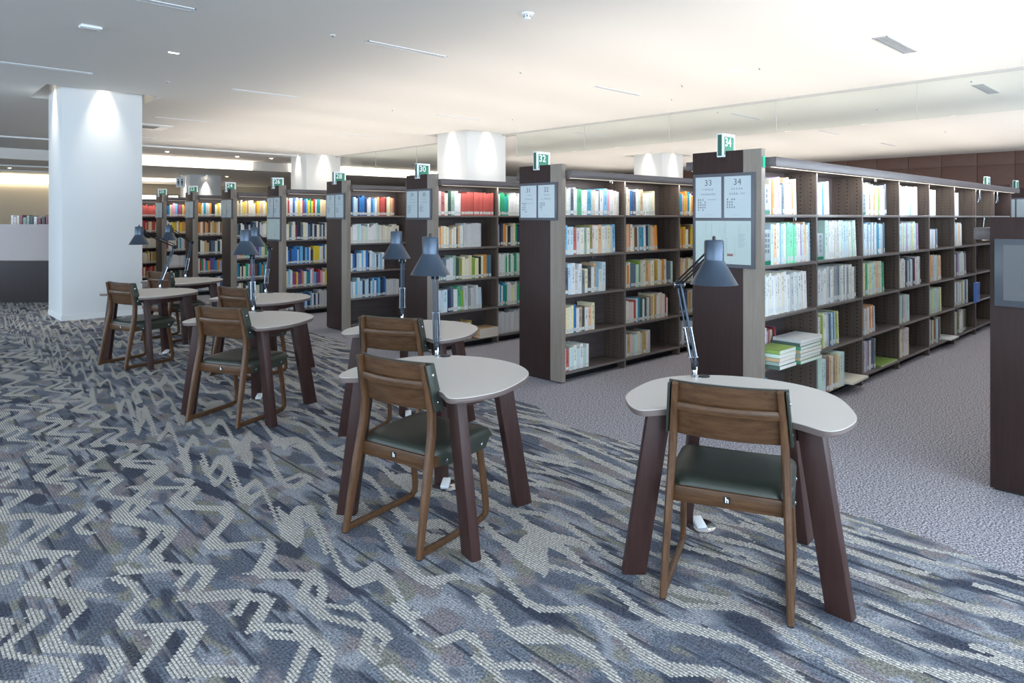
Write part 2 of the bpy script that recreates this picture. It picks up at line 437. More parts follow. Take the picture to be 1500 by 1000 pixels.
# ------------------------------------------------------------------ glass smoke barrier
gb = empty('glass_smoke_barrier', (10.1, 2.9, ZC)); tag(gb, 'clear glass smoke barrier hanging from the ceiling across the bookcases', 'glass barrier')
MB().box((-.02, -7.6, -.03), (.02, 8.1, 0)).build('rail', M['railg'], gb)
pane = MB().box((-.003, .004, -.51), (.003, 1.916, -.02)).mesh('pane', M['glass'])
for k in range(-4, 5): ob('pane', pane, gb, (0, 1.92*k if k < 4 else 1.92*4, 0)) if 1.92*k + 1.92 < 8.3 else None
tr = MB().box((-.004, -.004, -.51), (.004, .004, -.02)).mesh('joint', M['railg'])
for k in range(-3, 5): ob('joint', tr, gb, (0, 1.92*k, 0))
gb2 = empty('glass_smoke_barrier', (10.1, 12.2, ZC)); tag(gb2, 'clear glass smoke barrier continuing from the white column into the hall', 'glass barrier')
MB().box((-.02, 0, -.03), (.02, 6.1, 0)).build('rail', M['railg'], gb2)
for k in range(3): ob('pane', pane, gb2, (0, .1+1.92*k, 0)); ob('joint', tr, gb2, (0, .1+1.92*k, 0))

# ------------------------------------------------------------------ ceiling fittings
def slot(x, y, L=1.02, wd=.085):
    e = empty('slot_diffuser', (x, y, ZC)); tag(e, 'slim white slot air diffuser set flush in the ceiling', 'air vent', 'slot diffusers in the ceiling')
    m = MB(); m.box((0, 0, -.006), (L, .012, 0)); m.box((0, wd-.012, -.006), (L, wd, 0)); m.box((0, 0, -.006), (.012, wd, 0)); m.box((L-.012, 0, -.006), (L, wd, 0)); m.box((0, wd/2-.006, -.005), (L, wd/2+.006, 0))
    m.build('frame', M['white'], e); MB().box((.01, .01, -.003), (L-.01, wd-.01, -.0005)).build('slot', M['slot'], e)
for x, y in ((3.71, 6.07), (3.71, 9.66), (7.3, 6.02), (7.28, 9.6), (1.05, 9.82), (1.05, 6.18), (3.74, 13.3), (7.29, 13.22), (10.95, 5.98), (14.4, 5.9), (17.9, 5.88), (10.95, 9.6), (3.74, 16.8), (7.3, 16.8)): slot(x, y)
def grille(x, y, lab):
    e = empty('ceiling_grille', (x, y, ZC)); tag(e, lab, 'air vent')
    m = MB(); m.box((0, 0, -.008), (.93, .012, 0)); m.box((0, .128, -.008), (.93, .14, 0)); m.box((0, 0, -.008), (.012, .14, 0)); m.box((.918, 0, -.008), (.93, .14, 0))
    m.build('frame', M['grille'], e); MB().box((.01, .01, -.002), (.92, .13, -.0005)).build('backing', M['gback'], e)
    sl = MB().box((.012, 0, -.007), (.918, .011, -.002)).mesh('slat', M['grille'])
    for k in range(5): ob('slat', sl, e, (0, .02+.0205*k, 0))
grille(7.37, 2.38, 'grey slatted ceiling grille in front of the glass smoke barrier'); grille(10.98, 2.35, 'grey slatted ceiling grille behind the glass smoke barrier')
sd = empty('smoke_detector', (4.25, 4.31, ZC)); tag(sd, 'white round smoke detector on the ceiling', 'smoke detector')
MB().lathe([(.06, 0), (.06, -.014), (.045, -.02), (.001, -.02)], 28).build('base', M['white'], sd, smooth=True)
MB().lathe([(.034, -.02), (.034, -.04), (.026, -.052), (.001, -.054)], 24).build('sensor', M['white'], sd, smooth=True)
vn = MB().box((-.004, -.0365, -.038), (.004, -.032, -.024)).mesh('vent', M['black'])
for k in range(8): ob('vent', vn, sd, None, (0, 0, k*PI/4))
em = empty('ceiling_sensor', (1.53, 7.42, ZC), R(2)); tag(em, 'white rectangular sensor box on the ceiling before the square column', 'sensor')
MB().box((-.09, -.055, -.03), (.09, .055, 0)).build('housing', M['white'], em, bevel=.012); MB().box((-.055, -.03, -.036), (.055, .03, -.03)).build('lens', M['top'], em, bevel=.003)
le = empty('ceiling_light', (2.44, 7.99, ZC)); tag(le, 'small lit rectangular ceiling light', 'light')
MB().box((-.06, -.02, -.005), (.06, .02, 0)).build('frame', M['white'], le); MB().box((-.05, -.012, -.007), (.05, .012, -.004)).build('lens', M['dl'], le)
for x, y in ((3.35, 6.14), (7.83, 3.95), (5.9, 6.1), (8.9, 5.9), (8.1, 5.2), (2.9, 9.75), (6.4, 9.7), (12.2, 4.1), (12.9, 5.9), (8.6, 9.1), (10.6, 6.1), (10.6, 2.4), (16.5, 4.2)):
    e = empty('sprinkler_head', (x, y, ZC)); tag(e, 'tiny round sprinkler head in the ceiling', 'sprinkler', 'sprinkler heads in the ceiling')
    MB().lathe([(.03, 0), (.026, -.006), (.001, -.007)], 16).build('rose', M['white'], e); MB().lathe([(.008, -.006), (.008, -.02), (.014, -.022), (.001, -.024)], 12).build('nozzle', M['chrome'], e)
e = empty('ceiling_speaker', (7.85, 4.25, ZC)); tag(e, 'flat round white speaker disc in the ceiling', 'speaker')
MB().lathe([(.11, 0), (.11, -.006), (.095, -.009), (.001, -.009)], 36).build('rim', M['white'], e); MB().lathe([(.09, -.009), (.001, -.0105)], 36).build('mesh_cover', M['ceil'], e)
e = empty('ceiling_cassette', (4.0, 14.8, ZC)); tag(e, 'square white air conditioning cassette in the ceiling', 'air vent')
MB().box((-.4, -.4, -.02), (.4, .4, 0)).build('panel', M['white'], e, bevel=.006); MB().box((-.2, -.2, -.024), (.2, .2, -.02)).build('grille', M['slot'], e)
for x, y in ((4.9, 20.3), (6.0, 20.2), (8.0, 20.4), (9.0, 20.3)):
    e = empty('downlight', (x, y, ZC)); tag(e, 'small lit downlight before the long light band', 'light', 'far ceiling downlights')
    MB().lathe([(.07, 0), (.06, -.006), (.045, -.004)], 20).build('rim', M['white'], e); MB().lathe([(.045, -.004), (.001, -.004)], 20).build('lens', M['dl'], e)
for x, y in ((9.8, 26.0), (12.5, 25.8), (2.3, 25.8), (3.2, 26.1), (6.2, 25.2)):
    e = empty('downlight', (x, y, 2.98)); tag(e, 'small lit downlight on the lower ceiling', 'light', 'lower ceiling downlights')
    MB().lathe([(.07, 0), (.06, -.006), (.045, -.004)], 20).build('rim', M['white'], e); MB().lathe([(.045, -.004), (.001, -.004)], 20).build('lens', M['dl'], e)

# ------------------------------------------------------------------ bookcases
X0, Y34, DY, W = 4.409, 2.212, 1.834, .528
BAY, NB, PT = .937, 8, .05
HT = 1.923
LV = [.09, .42, .765, 1.12, 1.475]
def up_x(k): return -.022 + k*BAY
def bay_x(b):          # inner left and right of a bay, local x
    return (PT + .004 if b == 0 else up_x(b) + .013), (up_x(b+1) - .013 if b < NB-1 else NB*BAY - .022 - .002)
ROWM = {}
def row_meshes(H, levels):
    if H in ROWM: return ROWM[H]
    q = {}
    q['panel'] = MB().box((0, 0, .012), (PT, W, H)).mesh('end_panel', M['wood'], bevel=.002)
    q['foot'] = MB().box((.01, .02, 0), (PT-.01, W-.02, .014)).mesh('foot', M['black'])
    q['trim'] = MB().box((-.004, 0, .012), (0, .128, H)).mesh('end_trim', M['strip'])
    q['etrim'] = MB().box((-.002, -.004, .012), (PT, 0, H)).mesh('edge_trim', M['strip'])
    q['upright'] = MB().box((-.012, .006, 0), (.012, W-.006, H-.12)).mesh('upright', M['upright'])
    q['back'] = MB().box((PT, W/2-.006, .07), (NB*BAY-.022, W/2+.006, H-.11)).mesh('back_panel', M['woodx'])
    a, b = bay_x(0); q['shelf0'] = MB().box((a, .004, -.022), (b, W-.004, 0)).mesh('shelf', M['shelf'], bevel=.002)
    a, b = bay_x(1); q['shelf'] = MB().box((0, .004, -.022), (b-a, W-.004, 0)).mesh('shelf', M['shelf'], bevel=.002)
    q['kick'] = MB().box((PT, .09, 0), (NB*BAY-.022, W-.09, .066)).mesh('plinth', M['black'])
    L = NB*BAY - .022 + PT
    q['rail'] = MB().box((PT-.005, -.085, H-.123), (L-PT+.13, 0, H-.058)).mesh('canopy_rail', M['woodx'], bevel=.003)
    q['top'] = MB().box((PT, 0, H-.123), (L-PT, W, H-.108)).mesh('top_board', M['woodx'])
    q['led'] = MB().box((PT+.02, -.046, H-.127), (L-PT-.02, -.034, H-.1225)).mesh('led_strip', M['ledm'])
    q['uplens'] = MB().box((PT+.1, W/2-.06, H-.108), (L-PT-.1, W/2+.06, H-.09)).mesh('uplight', M['upm'])
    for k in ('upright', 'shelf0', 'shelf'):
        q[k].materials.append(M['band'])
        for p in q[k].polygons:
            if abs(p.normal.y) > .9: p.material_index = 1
    ROWM[H] = q
    return q
def vary(i): return (.96, .98, 1.0)[i % 3]
def number_sign(par, num, flip=False):
    x0, x1, z0, z1 = -.038, .134, 1.88-HT, 2.046-HT
    if flip: x0, x1 = -.084, .088
    yb, yt = .264, .309
    s = MB()
    if not flip: s.box((x0, yb, 0), (x1, yt, z1)); s.box((x0, yb, z0), (0-.001, yt, 0))
    else: s.box((x0, yb, 0), (x1, yt, z1))
    sg = s.build('number_sign', M['white'], par)
    g = MB(); y = yb-.0012
    g.box((x0+.022, y, .0 if not flip else .012), (x1-.02, yb, z1-.02))
    if not flip: g.box((x0+.022, y, z0+.016), (-.006, yb, 0))
    g.build('green_face', M['sgreen'], sg)
    MB().box((x0-.001, yb+.007, z0+.008 if not flip else .01), (x0, yt-.006, z1-.008)).build('green_side', M['sdark'], sg)
    if num: ob('number', text_mesh(str(num), .088, M['white'], .0012), sg, ((x0+x1)/2-.014, y-.0008, z1-.062), (PI/2, 0, 0))
    return sg
def sign_pages(par, nums, two=True, mp=False):
    x = -.004
    ya, yb, zt, zb = .038, .512, 1.765, (1.102 if mp else 1.428)
    fr = MB().box((x-.016, ya, zb), (x, yb, zt)).build('sign_board', M['frame'], par, bevel=.002)
    xm = x-.0172
    zp0 = 1.452
    for k, (p0, p1) in enumerate(((.285, .490), (.062, .262))):
        pg = MB().box((xm-.0008, p0, zp0), (x-.015, p1, 1.742)).build('page', M['page'], fr)
        ob('number_print', text_mesh(str(nums[k]), .062, M['ink'], -.0006), pg, (xm-.001, (p0+p1)/2, 1.700), (PI/2, 0, -PI/2))
        rnd = random.Random(nums[k]); m = MB(); ml = MB()
        def marks(mm, z, y0, n, sz, step):
            for q in range(n):
                if rnd.random() < .12: continue
                yy = y0 - q*step
                mm.box((xm-.0013, yy-sz*.42, z-sz*.5), (xm-.0007, yy+sz*.42, z-sz*.18))
                mm.box((xm-.0013, yy-sz*.12, z-sz*.5), (xm-.0007, yy+sz*.10, z+sz*.45))
                mm.box((xm-.0013, yy-sz*.36, z+sz*.12), (xm-.0007, yy+sz*.36, z+sz*.32))
        marks(ml, 1.655, (p0+p1)/2+.04, 5, .013, .0185); marks(ml, 1.621, (p0+p1)/2+.055, 7, .013, .0175)
        for r_ in range(4 + (k == 0)): marks(m, 1.582-.0185*r_, p1-.025, rnd.choice([3, 4, 4]), .0115, .0175)
        if k == 0: marks(ml, 1.582, p1-.105, 6, .008, .011)
        marks(ml, 1.472, (p0+p1)/2+.03, 7, .005, .009)
        m.build('print', M['ink'], pg); ml.build('print', M['inkl'], pg)
    if mp:
        pg = MB().box((xm-.0008, .062, 1.128), (x-.015, .490, 1.430)).build('map_page', M['map'], fr)
        m = MB(); q = MB(); d = MB(); rd = MB()
        def rect(mm, y0, y1, z0, z1, t=.003):
            for a in (((y0, z0), (y1, z0+t)), ((y0, z1-t), (y1, z1)), ((y0, z0), (y0+t, z1)), ((y1-t, z0), (y1, z1))):
                mm.box((xm-.0013, a[0][0], a[0][1]), (xm-.0007, a[1][0], a[1][1]))
        rect(m, .25, .36, 1.33, 1.405); rect(m, .36, .405, 1.32, 1.41); rect(m, .18, .27, 1.19, 1.32); rect(m, .36, .47, 1.2, 1.31); rect(m, .255, .30, 1.345, 1.375); rect(m, .075, .15, 1.352, 1.376); rect(m, .085, .145, 1.385, 1.405)
        for k in range(9): q.box((xm-.0013, .10+.01*(k % 3), 1.335-.011*k), (xm-.0007, .155, 1.338-.011*k))
        for k in range(6): d.box((xm-.0013, .24, 1.30-.018*k), (xm-.0007, .25, 1.306-.018*k))
        rd.box((xm-.0013, .195, 1.182), (xm-.0007, .24, 1.202))
        m.build('plan_lines', M['inkg'], pg); q.build('legend', M['inkl'], pg); d.build('plan_marks', M['inkl'], pg); rd.build('plan_marker', M['inkr'], pg)
def sign_blank(par):
    fr = MB().box((-.020, .038, 1.428), (-.004, .512, 1.765)).build('sign_board', M['frame'], par, bevel=.002)
    for p0, p1 in ((.285, .490), (.062, .262)): MB().box((-.0222, p0, 1.452), (-.019, p1, 1.742)).build('page', M['page'], fr)
def bookcase(num, x, y, label, H=HT, levels=LV, signs=True, mp=False, nb=NB, lights=True, far_end=False, board=False):
    q = row_meshes(H, levels)
    e = empty('bookcase', (x, y, 0)); tag(e, label, 'bookcase', 'double-sided bookcases standing in a row')
    ob('end_panel', q['panel'], e); ob('foot', q['foot'], e); ob('end_trim', q['trim'], e); ob('edge_trim', q['etrim'], e)
    fx = NB*BAY - .022
    p2 = ob('end_panel', q['panel'], e, (fx, 0, 0)); ob('foot', q['foot'], e, (fx, 0, 0))
    for k in range(1, NB): ob('upright', q['upright'], e, (up_x(k), 0, 0))
    ob('back_panel', q['back'], e); ob('plinth', q['kick'], e); ob('top_board', q['top'], e)
    for b in range(NB):
        for z in levels: ob('shelf', q['shelf0'], e, (0, 0, z)) if b == 0 else ob('shelf', q['shelf'], e, (bay_x(b)[0], 0, z))
    r1 = ob('canopy_rail', q['rail'], e); ob('led_strip', q['led'], r1)
    r2 = ob('canopy_rail', q['rail'], e, (0, W+.085, 0)); ob('led_strip', q['led'], r2, (0, .0, 0))
    ob('uplight', q['uplens'], e)
    if lights:
        LL = NB*BAY - .15
        area('uplight_lamp', (LL/2+.1, W/2, H-.085), (PI, 0, 0), LL, .12, UPL*H/HT, WARM, e)
        area('led_lamp', (LL/2+.1, -.04, H-.130), (R(14), 0, 0), LL, .012, LEDP, WARM, e)
        area('led_lamp', (LL/2+.1, W+.04, H-.130), (-R(14), 0, 0), LL, .012, LEDP, WARM, e)
    if signs:
        an = empty('sign_anchor', (0, 0, HT)) if False else e
        sg = number_sign(e, num); sg.location = (0, 0, H)
        if num: sign_pages(e, (num-1, num), mp=mp)
        else: sign_blank(e)
    if far_end:
        sg = number_sign(e, num, True); sg.location = (fx+PT-.04, 0, H)
    return e
ROWS = list(range(34, 16, -2))
LABR = {34: 'half-empty bookcase with pale files, floor map and green number sign 34', 32: 'bookcase under number sign 32 with a thick bright green book on top shelf', 30: 'bookcase under number sign 30 with a set of red encyclopedias', 28: 'bookcase under number sign 28 with mostly blue and white books',
        26: 'bookcase under number sign 26 with a map sheet on its end panel', 24: 'bookcase under number sign 24, next beyond the one with a map sheet', 22: 'bookcase under number sign 22, two beyond the one with a map sheet', 20: 'bookcase under number sign 20 beside the case of red volumes', 18: 'dark brown bookcase of red volumes next to the square column'}
rowy = {n: Y34 + DY*i for i, n in enumerate(ROWS)}
CASE = {}
for n in ROWS: CASE[n] = bookcase(n, X0, rowy[n], LABR[n], mp=(n in (34, 26)), far_end=(n == 34))
st = MB().box((.012, -.012, 1.795), (.046, -.004, 1.872)).build('green_sticker', M['mint'], CASE[34], bevel=.006)
# the bookcase beyond the cross aisle, in line with bookcase 34
for k_, (n_, l_) in enumerate(((34, 'bookcase with floor map'), (32, 'bookcase with the green book, added for its up-light'), (30, 'bookcase with red encyclopedias, added for its up-light'), (28, 'bookcase of blue and white books, added for its up-light'), (26, 'bookcase with a map sheet, added for its up-light'), (24, 'first bookcase beyond the map sheet, added for its up-light'), (22, 'second bookcase beyond the map sheet, added for its up-light'), (20, 'bookcase beside the red volumes, added for its up-light'))):  # all but the first are hidden, added so their up-lights brighten the ceiling
    bookcase(0, X0+9.0, rowy[n_]-.06, 'bookcase across the far aisle in line with the ' + l_)
# the lower bookcase at the right of the aisle
q = bookcase(36, X0-.03, Y34-DY, 'lower dark brown bookcase with framed grey acrylic sign holder', H=1.456, levels=[.09, .42, .74, 1.04], signs=False)
fr = MB().box((-.022, .03, .985), (-.004, .505, 1.342)).build('sign_holder', M['acrylf'], q, bevel=.003)
MB().box((-.0235, .065, 1.018), (-.0215, .465, 1.310)).build('acrylic_pane', M['acryl'], fr)
MB().box((-.0245, .18, 1.085), (-.0232, .26, 1.09)).build('print_line', M['white'], fr)

# ------------------------------------------------------------------ books
rng = random.Random(11)
C = {'white': '#e6e8e8', 'ivory': '#e2dccb', 'pale blue': '#bcd4e2', 'pale green': '#c4e2d2', 'pale grey': '#c9cbcd', 'grey': '#8f9499', 'teal': '#1f8fae', 'blue': '#2a6fb5', 'navy': '#25385a', 'sky blue': '#6fb3d8', 'green': '#1f9a6a', 'mint': '#7fe0b0',
     'leaf green': '#86a83a', 'yellow': '#e3c53c', 'mustard': '#b9973f', 'orange': '#e0913a', 'peach': '#e6b890', 'tan': '#c6a67a', 'brown': '#6d4a35', 'red': '#b8383c', 'brick red': '#b5514a', 'dark red': '#7d2138', 'pink': '#dda0ae', 'mauve': '#b795b8', 'purple': '#6f4f8f',
     'black': '#22242a', 'dark green': '#2c5146', 'slate': '#5c6f7e', 'cream': '#e8d9b4', 'pale pink': '#ead0d0', 'olive': '#8a8740', 'pale yellow': '#e8e0a0', 'grey green': '#8fa79c'}
PAL = {
 'a': ['ivory', 'orange', 'white', 'white', 'mauve', 'pale blue', 'slate', 'peach', 'white', 'peach'],
 'b': ['pale blue', 'peach', 'ivory', 'sky blue', 'pale blue', 'white', 'pale grey', 'mint', 'mint', 'mint', 'mint', 'pale grey', 'pale pink', 'mauve'],
 'pamph': ['white', 'pale green', 'white', 'pale blue', 'white', 'ivory', 'white', 'teal', 'white', 'pale grey'],
 'w': ['white', 'ivory', 'pale blue', 'white', 'pale green', 'pale grey', 'white'],
 'wb': ['white', 'pale blue', 'teal', 'sky blue', 'white', 'pale blue', 'slate'],
 'mix': ['white', 'ivory', 'teal', 'navy', 'orange', 'pale blue', 'green', 'red', 'cream', 'pale grey', 'yellow', 'brown', 'black'],
 'bright': ['white', 'red', 'blue', 'yellow', 'ivory', 'green', 'teal', 'pink', 'orange', 'sky blue', 'cream', 'purple'],
 'warm': ['cream', 'tan', 'peach', 'ivory', 'mustard', 'orange', 'white', 'yellow', 'brown'],
 'red': ['brick red'], 'redmix': ['red', 'brick red', 'dark red', 'tan', 'cream', 'red'], 'yb': ['sky blue', 'blue', 'white', 'yellow', 'sky blue', 'yellow', 'yellow'],
 'yel': ['yellow', 'cream', 'yellow', 'blue', 'white'], 'grn': ['pale green', 'white', 'green', 'pale yellow', 'white', 'teal'], 'grey': ['pale grey', 'grey', 'ivory', 'slate', 'white'],
 'tanb': ['pale green', 'pale blue', 'brown', 'tan', 'pale pink', 'olive', 'tan', 'cream'], 'blues': ['sky blue', 'white', 'blue', 'pale blue', 'navy', 'white'], 'dusk': ['dark green', 'slate', 'white', 'navy', 'ivory', 'tan', 'black'],
 'greyset': ['pale grey'], 'ivset': ['ivory'], 'or': ['white', 'orange', 'pale blue', 'orange', 'white', 'orange']}
books = []
def fill(row, bay, lv, frac, pal, h=(.22, .28), t=(.018, .04), lean=0, pull=0., seq=False, start=0.0, depth=(.15, .19)):
    a, b = bay_x(bay); x = a + .006 + start*(b-a); xe = a + (start+frac)*(b-a) - .006
    Y = rowy[row]; i = 0; ang = 0.0; hp = 0; recs = []
    names = PAL[pal] if pal in PAL else [pal]
    if row < 34: xe = min(xe + .035, b - .006)
    n_est = max(1, (xe-x)/((t[0]+t[1])/2))
    cnt = sum(1 for r in books if r['cell'] == (row, bay, lv))
    while True:
        tt = rng.uniform(*t); hh = rng.uniform(*h)
        if x + tt > xe: break
        na = -R(lean)*min(1, i/n_est)
        x += max(0, hh*(math.sin(-na) - math.sin(-ang))) + .0008
        if x + tt > b - .004: break
        ang = na
        cn = names[i % len(names)] if seq else rng.choice(names)
        i += 1
        books.append(dict(cell=(row, bay, lv), i=cnt+i, x=X0+x, y=Y+.022-pull+rng.uniform(0, .012), z=LV[lv]+.0006, t=tt, h=hh, d=rng.uniform(*depth), a=ang, cn=cn, lean=lean))
        x += tt*math.cos(ang)
# bookcase 34 (bay, level counted from the floor)
F34 = [(0,4,.52,'a',(.21,.27),(.022,.036),4,1), (0,3,.80,'b',(.275,.30),(.026,.046),3,1), (0,2,.88,'pamph',(.27,.30),(.022,.05),4,0), (0,1,.30,['dark red','pink','white','mauve','dark red','tan','black'],(.2,.24),(.018,.03),0,1), (0,0,.26,['pale green','teal','sky blue','navy'],(.2,.25),(.03,.05),0,1),
       (1,4,.32,['ivory','pale pink','white','teal','white'],(.24,.27),(.03,.05),5,1), (1,3,.74,'w',(.285,.31),(.03,.055),8,0), (1,2,.94,'grey',(.26,.30),(.03,.05),2,0), (1,1,.52,['pale blue','teal','pale pink','leaf green','pale yellow','white','white','pale grey','pale blue','slate'],(.25,.28),(.022,.04),4,1), (1,0,.50,'tanb',(.25,.28),(.03,.05),0,1),
       (2,4,.62,['ivory','pale green','navy','peach','white','orange','ivory','white','leaf green','white'],(.24,.29),(.028,.045),5,1), (2,3,.66,'wb',(.26,.29),(.025,.045),3,0), (2,2,.68,['peach','pale green','pale yellow','green','pale green','pale yellow','pale blue','pale green','peach'],(.27,.29),(.035,.05),4,1), (2,1,.44,'or',(.23,.26),(.03,.05),4,1), (2,0,.42,['navy','slate','pale grey','mauve','black','white'],(.26,.28),(.03,.055),0,1),
       (3,4,.66,['pale green','white','pale green','ivory','white','ivory','white'],(.27,.29),(.03,.05),5,1), (3,3,.72,['pale green','pale blue','pale grey','pale yellow','pale green','pale blue','mauve'],(.27,.29),(.035,.05),5,1), (3,2,.84,['dark red','white','ivory','white','white','black','white','teal','pale grey','white','navy'],(.26,.29),(.03,.05),4,1), (3,1,.44,['pale green','pale blue','pale green','slate','pale grey','pale pink'],(.26,.28),(.025,.045),3,1), (3,0,.42,['pale pink','ivory','ivory','tan','pale grey'],(.26,.28),(.04,.05),0,1),
       (4,4,.36,['pale yellow','pale green','pale yellow','white'],(.26,.28),(.04,.055),2,1), (4,3,.42,['white','slate','white','pale blue','pale pink'],(.2,.21),(.035,.05),2,1), (4,2,.58,['pale green','peach','peach','peach','pale blue','pale blue'],(.26,.29),(.04,.055),4,1), (4,1,.62,['pale green','pale blue','pale green','pale green','pale yellow','pale green'],(.25,.27),(.035,.05),4,1), (4,0,.54,['pale blue','white','pale grey','slate','ivory','orange','black'],(.25,.27),(.03,.05),2,1),
       (5,4,.30,['ivory','pale pink','white'],(.25,.27),(.04,.05),3,1), (5,3,.46,['peach','ivory','pale grey','teal','pale blue'],(.25,.28),(.04,.05),5,1), (5,2,.66,['pale green','white','ivory','slate','mauve','mauve','pale green','white'],(.25,.28),(.035,.05),5,1), (5,1,.72,['grey green','pale yellow','white','white','slate','white','pale blue','white'],(.25,.29),(.035,.05),2,1), (5,0,.64,['white','white','pale grey','leaf green','olive','navy'],(.23,.27),(.04,.055),0,1)]
for b_, lv_, fr_, pal_, h_, t_, ln_, sq_ in F34:
    key = pal_
    if isinstance(pal_, list): key = 'k%d%d' % (b_, lv_); PAL[key] = pal_
    fill(34, b_, lv_, fr_, key, h_, t_, ln_, seq=bool(sq_), start=.15 if (b_, lv_) in ((0, 4), (0, 3)) else (.26 if (b_, lv_) == (1, 3) else 0) if False else (.13 if (b_, lv_) in ((0, 4),) else .17 if (b_, lv_) == (0, 3) else .22 if (b_, lv_) == (1, 3) else .12 if (b_, lv_) == (2, 4) else .20 if (b_, lv_) == (0, 1) else 0), pull=.05 if (b_, lv_) == (1, 0) else -.088 if (b_, lv_) == (0, 1) else 0, depth=(.12, .135) if (b_, lv_) == (0, 1) else (.15, .19))
F32 = [(0,4,.90,['white','ivory','pale grey','navy','white','pale green','green','white','white','teal','pale grey','cream','white','slate','white','sky blue','pink','white'],(.22,.25),(.025,.055),0,1), (0,3,.88,['sky blue','pale blue','pale blue','brick red','pale grey','ivory','grey green','ivory','olive','pale pink','ivory','peach','ivory','pale grey','pale yellow','pale grey'],(.23,.28),(.035,.05),2,1), (0,2,.70,['navy','pale blue','white','pale grey','white','slate','cream','black','white','tan','sky blue','ivory','pale blue'],(.2,.28),(.03,.055),0,1), (0,1,.48,['peach','cream','ivory','pale yellow','blue','white','tan','black','white'],(.2,.25),(.03,.05),0,1), (0,0,.40,['white','red','pale green','pale blue','ivory','pale blue','white','pale green','white'],(.18,.24),(.025,.045),0,1),
       (1,4,.55,['ivory','cream','blue','navy','white','pale green','tan','white','white','pale green'],(.22,.27),(.025,.05),2,1), (1,3,.58,['peach','peach','orange','white','cream','brown','white','teal','teal','white','navy','grey green'],(.23,.27),(.025,.05),3,1), (1,2,.90,['cream','orange','ivory','slate','slate','pale green','leaf green','pale grey','ivory','mustard','peach','ivory','mustard','yellow','white'],(.22,.27),(.025,.05),1,1), (1,1,.80,['white','ivory','pale pink','ivory','red','white','teal','dark green','white','dark green','pale grey','slate','tan','cream','mustard'],(.19,.26),(.025,.045),0,1), (1,0,.46,['pale grey','mustard','pale pink','pale grey','pale green','ivory'],(.2,.23),(.03,.05),0,1)]
for b_, lv_, fr_, pal_, h_, t_, ln_, sq_ in F32:
    key = 'm%d%d' % (b_, lv_); PAL[key] = pal_; fill(32, b_, lv_, fr_, key, h_, t_, ln_, seq=True)
for lv_, p_, f_ in ((4, 'bright', .9), (3, 'warm', .9), (2, 'warm', .9), (1, 'dusk', .9), (0, 'grey', .8)): fill(32, 2, lv_, f_, p_, (.2, .26))
# bookcase 30
PAL['e0'] = ['pale pink', 'brick red', 'ivory', 'dark green', 'grey green', 'white', 'white'] + ['brick red']*11 + ['leaf green', 'cream']
fill(30, 0, 4, .96, 'e0', (.24, .27), (.035, .05), 0, seq=True)
fill(30, 0, 3, .42, 'warm', (.2, .26)); fill(30, 0, 3, .3, 'greyset', (.25, .27), (.03, .04), start=.43)
PAL['e1'] = ['orange', 'teal', 'slate', 'pale grey', 'pale grey', 'grey green', 'dark green', 'olive', 'cream', 'ivory', 'cream', 'leaf green', 'cream', 'black', 'cream']
fill(30, 0, 2, .92, 'e1', (.22, .27), (.03, .055), seq=True)
PAL['e2'] = ['white', 'pale blue', 'pale blue', 'navy', 'slate', 'white', 'green', 'leaf green', 'pale grey', 'grey', 'pale grey', 'pale grey']
fill(30, 0, 1, .76, 'e2', (.22, .27), (.035, .06), 3, seq=True)
fill(30, 0, 0, .54, 'warm', (.17, .21), (.02, .04))
for lv_, p_ in ((4, 'grn'), (3, 'mix'), (2, 'grn'), (1, 'grn'), (0, 'greyset')): fill(30, 1, lv_, .95, p_, (.22, .27))
# bookcase 28
for lv_, p_, f_ in ((4, 'blues', .46), (3, 'w', .55), (2, 'blues', .6), (1, 'blues', .62)): fill(28, 0, lv_, f_, p_, (.2, .26))
fill(28, 0, 4, .30, 'redmix', (.22, .26), start=.47); fill(28, 0, 3, .3, 'ivset', (.2, .25), start=.56); fill(28, 0, 1, .25, 'greyset', (.2, .22), start=.63)
for lv_ in (4, 3, 2, 1): fill(28, 1, lv_, .85, 'mix', (.2, .26))
# bookcase 26 ... 18
fill(26, 0, 4, .68, 'bright', (.22, .27)); fill(26, 0, 4, .29, 'peach', (.24, .25), (.05, .06), start=.69)
PAL['br2'] = ['white', 'navy', 'red', 'ivory', 'black', 'pale grey', 'cream', 'slate']
fill(26, 0, 3, .96, 'br2', (.2, .27)); fill(26, 0, 2, .5, 'blues', (.2, .26)); fill(26, 0, 2, .46, 'yel', (.24, .28), start=.51); fill(26, 0, 1, .93, 'bright', (.2, .27)); fill(26, 0, 0, .6, 'blues', (.2, .26)); fill(26, 0, 0, .3, 'greyset', start=.61)
for lv_ in range(5): fill(26, 1, lv_, .9, 'mix', (.2, .27))
for n_, ps in ((24, ['dusk', 'mix', 'bright', 'br2', 'warm']), (22, ['blues', 'bright', 'dusk', 'warm', 'mix']), (20, ['dusk', 'w', 'mix', 'warm', 'bright']), (18, ['redmix', 'warm', 'ivset', 'redmix', 'red'])):
    for b_ in range(2):
        for lv_ in range(5): fill(n_, b_, lv_, .95, ps[lv_], (.21, .27), (.022, .045))
bk70 = X0 + 9.0
